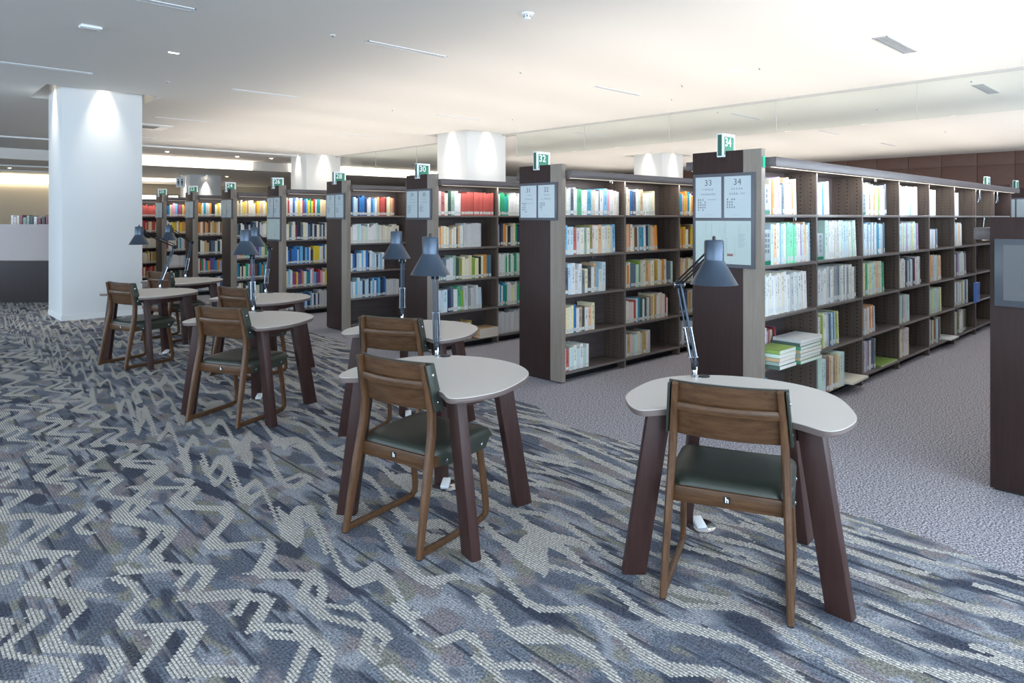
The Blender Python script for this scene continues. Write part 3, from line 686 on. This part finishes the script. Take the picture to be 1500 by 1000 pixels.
# rank by apparent spine size, the 300 largest become individual books
cy_, sy_ = math.cos(YAW), math.sin(YAW)
for r in books:
    d = r['x']*cy_ + r['y']*sy_; r['px'] = r['t']*r['h']/d**2
books.sort(key=lambda r: -r['px'])
NBK = 284
cov = MB(); bt = .07
cov.box((0, 0, 0), (bt, 1, 1)); cov.box((1-bt, 0, 0), (1, 1, 1)); cov.box((bt, 0, 0), (1-bt, .03, 1))
cov_me = cov.mesh('book', M['book'])
pag_me = MB().box((bt, .03, .012), (1-bt, .975, .986)).mesh('pages', M['pagep'])
stk_me = MB().box((.07, -.004, .05), (.93, -.0005, .17)).mesh('spine_label', M['sticker'])
ORD = ['', 'first', 'second', 'third', 'fourth', 'fifth', 'sixth', 'seventh', 'eighth', 'ninth', 'tenth', 'eleventh', 'twelfth', 'thirteenth', 'fourteenth', 'fifteenth', 'sixteenth', 'seventeenth', 'eighteenth', 'nineteenth', 'twentieth', 'twenty-first', 'twenty-second', 'twenty-third', 'twenty-fourth', 'twenty-fifth', 'twenty-sixth', 'twenty-seventh', 'twenty-eighth']
NUMW = {34: 'thirty-four', 32: 'thirty-two', 30: 'thirty', 28: 'twenty-eight', 26: 'twenty-six'}
LVN = ['bottom', 'fourth', 'middle', 'second', 'top']
def book_col(r):
    c = lin(C[r['cn']]); k = 1.12*(.9 + .2*((r['x']*7919.3 + r['z']*331.7) % 1.0))
    return tuple(min(.88, v*k + .012) for v in c[:3]) + (1,)
def book_matrix(r): return Matrix.Translation((r['x'], r['y'], r['z'])) @ Matrix.Rotation(r['a'], 4, 'Y') @ Matrix.Diagonal((r['t'], r['d'], r['h'], 1))
for r in books[:NBK]:
    row, bay, lv = r['cell']
    o = ob('book', cov_me); o.matrix_world = book_matrix(r); o.color = book_col(r)
    pg = ob('pages', pag_me, o)
    if rng.random() < .85: ob('spine_label', stk_me, o)
    th = 'thin' if r['t'] < .028 else ('thick' if r['t'] > .044 else '')
    tag(o, ('%s %s book, %s from end panel side, %s shelf, %s bay, bookcase %s' % (th, r['cn'], ORD[min(r['i'], 28)], LVN[lv], ORD[bay+1], NUMW[row])).strip(), 'book', 'books on bookcase %d' % row)
# all smaller, farther books
vs_, fs_, cs_ = [], [], []
pgc = lin('#ddd8cc'); stc = lin('#d5d8d4')
for r in books[NBK:]:
    mt = book_matrix(r); n = len(vs_)
    for p in ((0,0,0),(1,0,0),(1,1,0),(0,1,0),(0,0,1),(1,0,1),(1,1,1),(0,1,1)): vs_.append(tuple(mt @ Vector(p)))
    c = book_col(r)
    for q, cc in (((0,3,2,1), c), ((4,5,6,7), pgc), ((0,1,5,4), c), ((1,2,6,5), c), ((2,3,7,6), pgc), ((3,0,4,7), c)):
        fs_.append(tuple(n+k for k in q)); cs_ += [cc]*4
    n = len(vs_)
    for p in ((.06,-.006,.05),(.94,-.006,.05),(.94,-.006,.17),(.06,-.006,.17)): vs_.append(tuple(mt @ Vector(p)))
    fs_.append((n, n+1, n+2, n+3)); cs_ += [stc]*4
me = bpy.data.meshes.new('shelved_books'); me.from_pydata(vs_, [], fs_); me.update()
at = me.color_attributes.new('Col', 'FLOAT_COLOR', 'CORNER')
at.data.foreach_set('color', [x for c in cs_ for x in c]); me.materials.append(M['books'])
so = ob('shelved_books', me); so['kind'] = 'stuff'; tag(so, 'many small books filling the shelves of the farther bookcases', 'books')

# upright shelf signs, stacks and loose booklets on bookcase 34
def shelf_sign(bay, lv, wd, h, txt, lab, off=0.0):
    a, b = bay_x(bay); e = empty('shelf_sign', (X0+a+.006+off, Y34+.012, LV[lv]+.0006)); tag(e, lab, 'sign', 'upright subject signs between the books')
    MB().box((0, 0, 0), (wd, .17, h)).build('block', M['grey'] if 'grey' in M else M['page'], e, bevel=.002)
    MB().box((wd*.14, -.001, h*.17), (wd*.86, 0, h*.95)).build('card', M['page'], e)
    MB().box((0, -.0012, .004), (wd, 0, h*.13)).build('green_band', M['sgreen'], e)
    rnd = random.Random(bay*10+lv); m = MB(); cols, rows = txt; sz = min(wd*.62/cols, .028)
    for a in range(cols):
        for k in range(rows):
            cx = wd*.5 + (a-(cols-1)/2)*sz*1.25; cz = h*.62 - (k-(rows-1)/2)*sz*1.3
            for q in range(3): zz = cz + (q-1)*sz*.33; ww = sz*rnd.uniform(.28, .45); m.box((cx-ww, -.0016, zz-sz*.06), (cx+ww, -.0008, zz+sz*.06))
            for q in (-1, 1): xx = cx + q*sz*rnd.uniform(.05, .35); m.box((xx-sz*.06, -.0016, cz-sz*.42), (xx+sz*.06, -.0008, cz+sz*.42))
    m.build('print', M['ink'], e)
shelf_sign(0, 4, .092, .205, (1, 3), 'grey green subject sign with three large characters on top shelf', 0)
shelf_sign(0, 3, .105, .25, (2, 4), 'grey green subject sign with characters on second shelf', 0)
shelf_sign(1, 3, .115, .21, (1, 4), 'grey subject sign beside white pamphlets in second bay', .0)
shelf_sign(2, 4, .07, .18, (1, 4), 'white subject sign on top shelf of third bay', .0)
def flat(name, lab, cat, x, y, z, sx, sy, h, col, rz=0, group=None, cover=True):
    e = empty(name, (x, y, z), rz); tag(e, lab, cat, group)
    MB().box((.002, .004, .0015), (sx-.003, sy-.004, h-.0015)).build('pages', M['pagep'], e)
    m = MB(); m.box((0, 0, h-.0015), (sx, sy, h)); m.box((0, 0, 0), (sx, sy, .0015)); m.box((0, 0, 0), (.0018, sy, h))
    c = m.build('cover', M['book'], e); c.color = lin(C[col])
    return e
XB = X0 + bay_x(0)[0]
z = LV[1] + .001
cols1 = ['dark green', 'green', 'tan', 'leaf green', 'green']
for k in range(5):
    flat('stacked_book', '%s book in the low front stack on fourth shelf of bookcase 34' % ['lowest', 'second lowest', 'third', 'fourth', 'green topmost'][k], 'book', XB+.012, Y34-.10+.004*(k % 2), z, .255, .19, .026, ['dark green', 'grey green', 'tan', 'pale green', 'leaf green'][k], R(.8*((k*7) % 3-1)), 'books lying stacked on bookcase 34'); z += .0265
z = LV[1] + .001
for k in range(7):
    flat('stacked_book', '%s book in the tall stack beside low front stack, bookcase 34' % ['lowest', 'second lowest', 'third lowest', 'fourth', 'fifth', 'sixth', 'grey topmost'][k], 'book', XB+.30, Y34-.115+.004*(k % 2), z, .36, .205, .024, ['green', 'tan', 'grey green', 'tan', 'green', 'dark green', 'pale grey'][k], R(.8*((k*5) % 3-1)), 'books lying stacked on bookcase 34'); z += .0245
flat('magazine', 'pale grey magazine lying open-edged on bottom shelf, first bay, bookcase 34', 'magazine', XB+.28, Y34-.05, LV[0]+.001, .28, .25, .02, 'pale grey', R(4))
flat('magazine', 'white magazine lying beside the grey one on bottom shelf of bookcase 34', 'magazine', XB+.60, Y34-.05, LV[0]+.001, .215, .25, .012, 'white', R(2))
X2 = X0 + bay_x(1)[0]
flat('magazine', 'ivory magazine lying flat on bottom shelf, second bay, bookcase 34', 'magazine', X2+.49, Y34-.075, LV[0]+.001, .37, .27, .016, 'ivory', R(1))
X3 = X0 + bay_x(2)[0]
flat('magazine', 'yellow green booklet lying flat on bottom shelf, third bay, bookcase 34', 'magazine', X3+.42, Y34-.0, LV[0]+.001, .45, .24, .014, 'leaf green', R(0))
X5 = X0 + bay_x(4)[0]
flat('magazine', 'white booklet lying flat on bottom shelf, fifth bay, bookcase 34', 'magazine', X5+.56, Y34-.05, LV[0]+.001, .33, .25, .014, 'white', R(0))
X6 = X0 + bay_x(5)[0]
e = tag(ob('display_book', cov_me), 'bright blue book sticking out of the fourth shelf of bookcase 34', 'book'); e.matrix_world = Matrix.Translation((X6+.70, Y34-.05, LV[1]+.001)) @ Matrix.Diagonal((.16, .03, .24, 1)); e.color = lin('#1668c8')
ob('pages', pag_me, e)
X30 = X0 + bay_x(0)[0]
for k in range(4):
    flat('stacked_book', '%s tan volume of the flat pile on bottom shelf of bookcase 30' % ['lowest', 'second lowest', 'third lowest', 'topmost'][k], 'book', X30+.545, rowy[30]-.04, LV[0]+.001+.026*k, .29, .24, .025, ['peach', 'tan', 'peach', 'tan'][k], 0, 'flat pile on bookcase 30')
# wire book supports hanging from the shelves above
def wire(row, bay, lv, f, lab):
    a, b = bay_x(bay); e = empty('wire_book_support', (X0+a+f*(b-a), rowy[row]+.03, (LV[lv+1]-.0225) if lv < 4 else HT-.1235)); tag(e, lab, 'book support', 'wire book supports under the shelves')
    q = 1.0 if (row == 34 and bay > 5) else .2
    for s in (-1, 1): MB().sweep([(s*.018, 0, 0), (s*.016, 0, -.035*q), (s*.04, .0, -.12*q), (s*.05, .01, -.155*q)] if q == 1 else [(s*.018, 0, 0), (s*.016, 0, -.022)], .0035, n=6).build('wire', M['wire'], e)
    MB().box((-.025, -.006, -.004), (.025, .006, 0)).build('clip', M['wire'], e)
for bay, lv, f in ((6, 4, .3), (7, 4, .3), (6, 3, .55), (7, 3, .5), (6, 2, .2), (0, 2, .62), (1, 2, .7), (0, 3, .62), (2, 3, .5), (3, 2, .5), (4, 2, .25), (5, 2, .5), (5, 3, .15), (2, 4, .4)):
    wire(34, bay, lv, f, 'wire book support above %s shelf, %s bay of bookcase 34' % (LVN[lv], ORD[bay+1]))
for bay, lv, f in ((0, 4, .8), (0, 2, .5), (1, 2, .75), (1, 1, .7)): wire(32, bay, lv, f, 'wire book support above %s shelf, %s bay of bookcase 32' % (LVN[lv], ORD[bay+1]))

# ------------------------------------------------------------------ study tables
TW, TD, TZ = .444, 1.334, .693
BP = [(-1,-.06),(-.93,-.185),(-.76,-.256),(-.5,-.206),(0,-.165),(.5,-.206),(.76,-.256),(.93,-.185),(1,-.06),(.86,.15),(.5,.27),(0,.31),(-.5,.27),(-.86,.15)]
def bean(sc=1.0, n=7):
    P = [Vector((a*TW*sc, b*TD*sc)) for a, b in BP]; o = []; m = len(P)
    for i in range(m):
        a, b, c, d = P[i-1], P[i], P[(i+1) % m], P[(i+2) % m]
        for k in range(n):
            t = k/n; o.append(.5*((2*b) + (c-a)*t + (2*a-5*b+4*c-d)*t*t + (3*b-a-3*c+d)*t**3))
    return o
def make_table():
    e = empty('study_table')
    MB().prism(bean(), TZ-.0035, TZ).build('table_top', M['top'], e, bevel=.0012, seg=1)
    s = MB(); o = bean(); oi = bean(.985); n = len(o)
    s.v += [(p.x, p.y, TZ-.0035) for p in o] + [(p.x, p.y, TZ-.016) for p in o] + [(p.x, p.y, TZ-.026) for p in oi]
    for r_ in range(2): s.f += [(r_*n+i, r_*n+(i+1) % n, (r_+1)*n+(i+1) % n, (r_+1)*n+i) for i in range(n)]
    s.f.append(tuple(2*n+i for i in range(n))); s.f.append(tuple(range(n)))
    s.build('table_edge', M['edge'], e, smooth=True)
    A = bean(.66); B = bean(.61); m = MB(); n = len(A)
    for ring, z in ((A, TZ-.085), (A, TZ-.026), (B, TZ-.026), (B, TZ-.085)): m.v += [(p.x, p.y, z) for p in ring]
    for r_ in range(4): m.f += [(r_*n+i, r_*n+(i+1) % n, ((r_+1) % 4)*n+(i+1) % n, ((r_+1) % 4)*n+i) for i in range(n)]
    m.build('underframe', M['legw'], e)
    for bx, by, tx, ty, an in ((-.384, -.256, -.285, -.235, PI+.398), (.384, -.256, .285, -.235, -.398), (.265, .322, .20, .225, 1.264), (-.265, .322, -.20, .225, PI-1.264)):
        u = Vector((math.cos(an), math.sin(an))); v = Vector((-u.y, u.x)); p = []
        for cx, cy, z in ((bx, by, 0), (tx, ty, TZ-.026)):
            for a, b in ((-1, -1), (1, -1), (1, 1), (-1, 1)): q = Vector((cx, cy)) + u*a*.047 + v*b*.0234; p.append((q.x, q.y, z))
        MB().hexa(p).build('leg', M['legw'], e, bevel=.0025)
    return e
TABS = {1: (2.674, 1.446, -66.7), 2: (2.048, 2.680, -77.4), 3: (2.722, 3.853, -62.7), 4: (2.120, 5.082, -64.8), 5: (2.739, 6.338, -75.3), 6: (2.112, 7.581, -73.8), 7: (2.797, 8.744, -73.8)}
WHERE = {1: 'before the end panel with the floor map', 2: 'at the column-far end of the outer row', 3: 'beside the bookcase with the green book', 4: 'in the middle of the outer row', 5: 'beside the bookcase with red encyclopedias', 6: 'in the outer row nearest the square column', 7: 'at the counter end of the inner row'}
t0 = make_table()
for k, (x, y, a) in TABS.items():
    t = t0 if k == 1 else copy_tree(t0)
    t.location = (x, y, 0); t.rotation_euler = (0, 0, R(a)); tag(t, 'bean-shaped white study table ' + WHERE[k], 'table', 'bean-shaped study tables')

# ------------------------------------------------------------------ chairs
def make_chair():
    e = empty('reading_chair')
    ph = MB().box
    for s in (-1, 1):
        # rear post: leans forward to the seat back, then a little backward
        pts = [(s*.2265, 0, 0.004), (s*.222, .026, .14), (s*.216, .066, .34), (s*.210, .098, .50), (s*.205, .104, .60), (s*.199, .088, .70), (s*.190, .058, .815)]
        MB().sweep(pts, [.0125, .0135, .015, .0155, .0155, .015, .0125], [.017, .021, .026, .024, .022, .020, .015], n=12, p=2.8).build('rear_post', M['chairz'], e, smooth=True)
        pts = [(s*.2265, .012, .02), (s*.228, .20, .018), (s*.229, .40, .018), (s*.229, .455, .022), (s*.2285, .478, .045)]
        MB().sweep(pts, .0125, .0155, n=12, p=2.8).build('runner', M['chairw'], e, smooth=True)
        pts = [(s*.2285, .474, .028), (s*.227, .476, .08), (s*.222, .455, .24), (s*.216, .432, .385)]
        MB().sweep(pts, .0125, [.015, .017, .019, .021], n=12, p=2.8).build('front_leg', M['chairz'], e, smooth=True)
        MB().box((s*.2265-.011, -.012, 0), (s*.2265+.011, .014, .006)).build('glide', M['black'], e)
        MB().hexa([(s*.203-.011, .09, .352), (s*.203+.011, .09, .352), (s*.21+.011, .44, .352), (s*.21-.011, .44, .352), (s*.203-.011, .09, .400), (s*.203+.011, .09, .400), (s*.21+.011, .44, .400), (s*.21-.011, .44, .400)]).build('side_rail', M['chairw'], e, bevel=.003)
    ap = MB().box((-.205, .082, .345), (.205, .102, .408)).build('rear_apron', M['chairw'], e, bevel=.004)
    lg = MB().box((-.013, .0805, .366), (.013, .0822, .392)).build('maker_plate', M['black'], ap)
    ob('letter', text_mesh('h', .028, M['white'], .0008), lg, (0, .080, .379), (PI/2, 0, 0))
    MB().box((-.205, .43, .35), (.205, .447, .40)).build('front_apron', M['chairw'], e, bevel=.003)
    # seat pad: leather folded over the sides
    m = MB(); ys = [.094, .10, .13, .2, .3, .4, .46, .495, .51, .515]; N = None
    for i, y in enumerate(ys):
        t = (y-.094)/.42; w = .196 + .040*min(1, max(0, (y-.115)/.05)) if y > .115 else .190
        drop = {0: .022, 1: .008, 7: .006, 8: .018, 9: .034}.get(i, 0); dish = -.010*math.sin(PI*min(1, t))
        fl = .350 if .13 <= y <= .47 else .402
        prof = [(-w, fl), (-w-.003, .398), (-w+.002, .420), (-w+.016, .433), (-w+.05, .439), (-w*.5, .438+dish*.6), (0, .438+dish), (w*.5, .438+dish*.6), (w-.05, .439), (w-.016, .433), (w-.002, .420), (w+.003, .398), (w, fl), (w-.014, fl+.002), (w-.02, .40), (0, .40), (-w+.02, .40), (-w+.014, fl+.002)]
        N = len(prof); zt = .430 + .012*t
        m.v += [(px, y, (pz + (.010*t if pz > .405 else 0)) - (drop if pz > .412 else 0)) for px, pz in prof]
    for i in range(len(ys)-1):
        m.f += [(i*N+k, i*N+(k+1) % N, (i+1)*N+(k+1) % N, (i+1)*N+k) for k in range(N)]
    m.f.append(tuple(reversed(range(N)))); m.f.append(tuple((len(ys)-1)*N+k for k in range(N)))
    seat = m.build('seat', M['green'], e, smooth=True, ang=60)
    rv = MB().lathe([(.001, .004), (.005, .0035), (.008, .001), (.008, 0)], 14).mesh('rivet', M['chrome'], smooth=True)
    for s in (-1, 1):
        for y in (.17, .43): ob('rivet', rv, seat, (s*.2385, y, .375), (0, s*PI/2, 0))
    # backrest: curved ply with a leather front pad
    def shell(y_in, y_out, z0, z1, hw, taper, dip=.034, n=14, wrap=0):
        mm = MB()
        def yy(x, z): return .104 - .040*(z-.60)/.20 - dip*(1-(x/.21)**2)
        for off in (y_in, y_out):
            for i in range(n+1):
                u = -1 + 2*i/n
                for z in (z0, z0+.01, (z0+z1)/2, z1-.01, z1):
                    hh = hw - taper*(z-.60)/.2; x = u*hh
                    k = .004 if z in (z0, z1) else 0
                    wr = wrap*max(0, (abs(u)-.93)/.07)
                    mm.v.append((x, yy(x, z) + off - (k if off == y_out else -k)*.5 - wr, z))
        c = 5; A = (n+1)*c
        for i in range(n):
            for j in range(c-1):
                q = (i*c+j, (i+1)*c+j, (i+1)*c+j+1, i*c+j+1); mm.f.append(q); mm.f.append(tuple(A+k for k in reversed(q)))
        for i in range(n):
            mm.f.append((i*c, (i+1)*c, A+(i+1)*c, A+i*c)); mm.f.append((i*c+c-1, A+i*c+c-1, A+(i+1)*c+c-1, (i+1)*c+c-1))
        for j in range(c-1):
            mm.f.append((j, A+j, A+j+1, j+1)); mm.f.append((n*c+j, n*c+j+1, A+n*c+j+1, A+n*c+j))
        return mm
    shell(.014, .025, .605, .815, .198, .014).build('backrest', M['chairw'], e, smooth=True)
    pad = shell(.0255, .042, .600, .818, .236, .016).build('back_pad', M['green'], e, smooth=True)
    for s in (-1, 1):
        m = MB(); m.hexa([(s*.224, .096, .605), (s*.235, .096, .605), (s*.235, .147, .605), (s*.224, .147, .605), (s*.208, .054, .813), (s*.219, .054, .813), (s*.219, .105, .813), (s*.208, .105, .813)])
        fl = m.build('pad_flap', M['green'], pad, bevel=.003)
        for z, xx, y in ((.645, .2322, .118), (.765, .2230, .094)): ob('rivet', rv, pad, (s*xx, y, z), (0, s*PI/2, 0))
    pts = [(x, .082 - .034*(1-(x/.2)**2), .722+.0*x) for x in [-.2+.40*i/12 for i in range(13)]]
    MB().sweep(pts, .011, .019, n=10, up=(0, 1, 0), p=2.6).build('back_rail', M['chairw'], e, smooth=True)
    return e
c0 = make_chair()
CW = WHERE
for k, (x, y, a) in TABS.items():
    c = c0 if k == 1 else copy_tree(c0)
    ax = Vector((math.cos(R(a)), math.sin(R(a)))); ay = Vector((-ax.y, ax.x))
    p = Vector((x, y)) + ax*(-.01) - ay*.40
    c.location = (p.x, p.y, 0); c.rotation_euler = (0, 0, R(a)); tag(c, 'walnut chair with green leather seat ' + CW[k], 'chair', 'walnut chairs at the study tables')

# ------------------------------------------------------------------ desk lamps
LAMPS = {1: ((2.874, 1.774), (2.819, 1.825), (2.555, 1.487)), 2: ((2.269, 3.005), (2.262, 3.012), (1.985, 2.682)), 3: ((2.868, 4.219), (2.868, 4.218), (2.594, 3.887)), 4: ((2.268, 5.452), (2.263, 5.457), (2.055, 5.08)),
         5: ((2.915, 6.704), (2.944, 6.677), (2.662, 6.352)), 6: ((2.29, 7.943), (2.403, 7.836), (2.01, 7.661)), 7: ((2.935, 9.143), (2.99, 9.092), (2.642, 8.839))}
for k, (B, E_, S) in LAMPS.items():
    e = empty('desk_lamp', (B[0], B[1], TZ)); tag(e, 'blue grey jointed desk lamp on the table ' + WHERE[k], 'lamp', 'jointed desk lamps on the study tables')
    el = Vector((E_[0]-B[0], E_[1]-B[1], 1.135-TZ)); sh = Vector((S[0]-B[0], S[1]-B[1], 1.178-TZ))
    dirh = Vector((sh.x-el.x, sh.y-el.y, 0)).normalized(); side = Vector((-dirh.y, dirh.x, 0))
    MB().lathe([(.018, 0), (.018, .006), (.013, .010), (.013, .05), (.010, .055), (.001, .055)], 20).build('base_pin', M['chrome'], e, smooth=True)
    g = MB().lathe([(.030, 0), (.030, .004), (.026, .006), (.001, .006)], 28).build('grommet', M['dark'], e, smooth=True); g.location = (.040, -.022, 0)
    root = Vector((0, 0, .05)); d = (el-root).normalized()
    la = MB()
    for o_ in (-.011, .011): la.sweep([root+side*o_, el+side*o_], .0042, n=8)
    la.sweep([root+dirh*.022+d*.03, el+dirh*.022], .0042, n=8)
    arm = la.build('lower_arm', M['lamp'], e, smooth=True)
    MB().box((-.016, -.012, .035), (.016, .012, .075)).build('lower_bracket', M['dark'], e, bevel=.003)
    for o_ in (-.016, .016):
        p0 = root + side*o_ + d*.045; p1 = root + side*o_ + d*.19
        MB().sweep([p0, p1], .0058, n=10).build('spring', M['chrome'], arm, smooth=True)
    for f_ in (.045, .19):
        q = root + d*f_; MB().sweep([q-side*.024, q+side*.024], .0045, n=8).build('crossbar', M['chrome'], arm, smooth=True)
    MB().sweep([el-side*.02, el+side*.02], .019, n=18).build('elbow_joint', M['dark'], e, smooth=True)
    for s_ in (-1, 1): MB().sweep([el+side*.02*s_, el+side*.026*s_], .011, n=14).build('elbow_knob', M['chrome'], e, smooth=True)
    nk = sh + Vector((0, 0, .11)) - dirh*.055
    ua = MB(); d2 = (nk-el).normalized()
    for o_ in (-.010, .010): ua.sweep([el+side*o_, nk+side*o_], .0042, n=8)
    ua.sweep([el+Vector((0, 0, .026)), nk+Vector((0, 0, .03))], .0042, n=8)
    ua.build('upper_arm', M['dark'], e, smooth=True)
    MB().hexa([tuple(nk + side*a*.016 + dirh*b + Vector((0, 0, c_))) for c_ in (-.02, .045) for a, b in ((-1, -.012), (1, -.012), (1, .025), (-1, .025))]).build('head_bracket', M['dark'], e, bevel=.003)
    hd = MB().lathe([(.097, 0), (.0955, .001), (.040, .098), (.0395, .104), (.0395, .176), (.036, .183), (.001, .185), (.001, .180), (.034, .178), (.0365, .172), (.0365, .102), (.037, .098), (.0935, .0)], 48).build('shade', M['lamp'], e, smooth=True, ang=40); hd.location = sh
    MB().lathe([(.007, .184), (.007, .194), (.005, .199), (.001, .2)], 12).build('switch_knob', M['black'], hd, smooth=True)
    MB().lathe([(.001, .03), (.022, .04), (.028, .06), (.024, .085), (.016, .11), (.001, .11)], 20).build('bulb', M['lampin'], hd, smooth=True)
    ax_ = R(TABS[k][2]); px_ = Vector((TABS[k][0], TABS[k][1])) + Vector((math.cos(ax_), math.sin(ax_)))*-.2 + Vector((-math.sin(ax_), math.cos(ax_)))*.28
    f = empty('floor_outlet', (px_.x, px_.y, 0), ax_ + .5); tag(f, 'round floor outlet under the table ' + WHERE[k], 'floor outlet', 'floor outlets under the study tables')
    MB().lathe([(.078, 0), (.078, .004), (.07, .009), (.001, .009)], 32).build('cover_plate', M['chrome'], f, smooth=True)
    MB().hexa([(-.022, -.045, .008), (.022, -.045, .008), (.022, .015, .012), (-.022, .015, .012), (-.022, -.055, .020), (.022, -.055, .020), (.022, .03, .038), (-.022, .03, .038)]).build('socket', M['white'], f, bevel=.004)

# ------------------------------------------------------------------ service counter and far objects
cc = empty('service_counter', (3.67, 16.0, 0)); tag(cc, 'curved dark service counter with frosted glass screen by the square column', 'counter')
def arc(r0, r1, z0, z1, a0=165, a1=258, n=40):
    m = MB(); nn = n+1
    for r_, z_ in ((r0, z0), (r1, z0), (r1, z1), (r0, z1)):
        m.v += [(r_*math.cos(R(a0+(a1-a0)*i/n)), r_*math.sin(R(a0+(a1-a0)*i/n)), z_) for i in range(nn)]
    for q in range(4): m.f += [(q*nn+i, q*nn+i+1, ((q+1) % 4)*nn+i+1, ((q+1) % 4)*nn+i) for i in range(n)]
    m.f.append((0, nn, 2*nn, 3*nn)); m.f.append((n, 3*nn+n, 2*nn+n, nn+n))
    return m
arc(2.38, 2.5, 0, .71).build('front', M['count'], cc, smooth=True)
arc(1.9, 2.49, .69, .72).build('worktop', M['strip'], cc, smooth=True)
arc(2.46, 2.475, .72, 1.335).build('glass_screen', M['frost'], cc, smooth=True)
arc(1.9, 2.0, 0, 1.24, 165, 250).build('inner_shelf', M['top'], cc, smooth=True)
for k in range(14):
    a = R(204 + 2.2*k); r_ = 1.95
    o = ob('binder', cov_me); o.matrix_world = Matrix.Translation((3.67+r_*math.cos(a), 16+r_*math.sin(a), 1.241)) @ Matrix.Rotation(a+PI/2, 4, 'Z') @ Matrix.Diagonal((.055, .2, rng.uniform(.2, .27), 1)); o.color = lin(C[rng.choice(['white', 'pale pink', 'black', 'ivory', 'grey green', 'dark red'])])
    ob('pages', pag_me, o); tag(o, 'file binder standing on the service counter behind the frosted screen', 'binder', 'binders on the service counter')
# rest room pictogram boards
def pict(x, y, z, sc, lab):
    e = empty('restroom_sign', (x, y, z), R(-43)); tag(e, lab, 'sign', 'rest room signs')
    MB().box((-.12*sc, -.012, -.14*sc), (.12*sc, .012, .14*sc)).build('board', M['white'], e, bevel=.003)
    for s in (-1, 1):
        m = MB(); m.lathe([(.001, -.0), (.02*sc, 0), (.02*sc, .003), (.001, .003)], 14, (s*.05*sc, -.0125, .075*sc), Matrix.Rotation(PI/2, 3, 'X'))
        m.box((s*.05*sc-.024*sc, -.0145, -.03*sc), (s*.05*sc+.024*sc, -.0122, .045*sc)); m.box((s*.05*sc-.018*sc, -.0145, -.09*sc), (s*.05*sc-.003*sc, -.0122, -.03*sc)); m.box((s*.05*sc+.003*sc, -.0145, -.09*sc), (s*.05*sc+.018*sc, -.0122, -.03*sc))
        m.build('figure', M['ink'], e)
    MB().box((-.004, -.004, .14*sc), (.004, .004, 2.98-z)).build('hanger', M['alu'], e)
pict(12.15, 23.1, 2.62, 1.0, 'white rest room sign with two figures behind bookcase 28'); pict(7.6, 24.2, 2.62, 1.2, 'white rest room sign with two figures beside the far column')
# lit window and wall lamps on the far wall
for k, (x, wd) in enumerate(((7.2, 1.1), (8.6, 1.1), (10.1, .5))):
    f = struct(MB().box((x, YW1-.05, 1.0), (x+wd, YW1-.0, 2.5)).build('window_%d' % (40+k), M['alu']), 'bright window on the far wall', 'window')
    MB().box((x+.05, YW1-.06, 1.05), (x+wd-.05, YW1-.05, 2.45)).build('pane', M['cove'], f)
for k, x in enumerate((13.2, 13.9)):
    f = empty('wall_lamp', (x, YW1-.02, 2.15)); tag(f, 'small warm square wall lamp on the far wall', 'lamp', 'far wall lamps')
    MB().box((-.16, -.08, -.16), (.16, .02, .16)).build('shade', M['coven'], f, bevel=.02); MB().box((-.05, -.01, -.22), (.05, .02, -.16)).build('bracket', M['alu'], f)
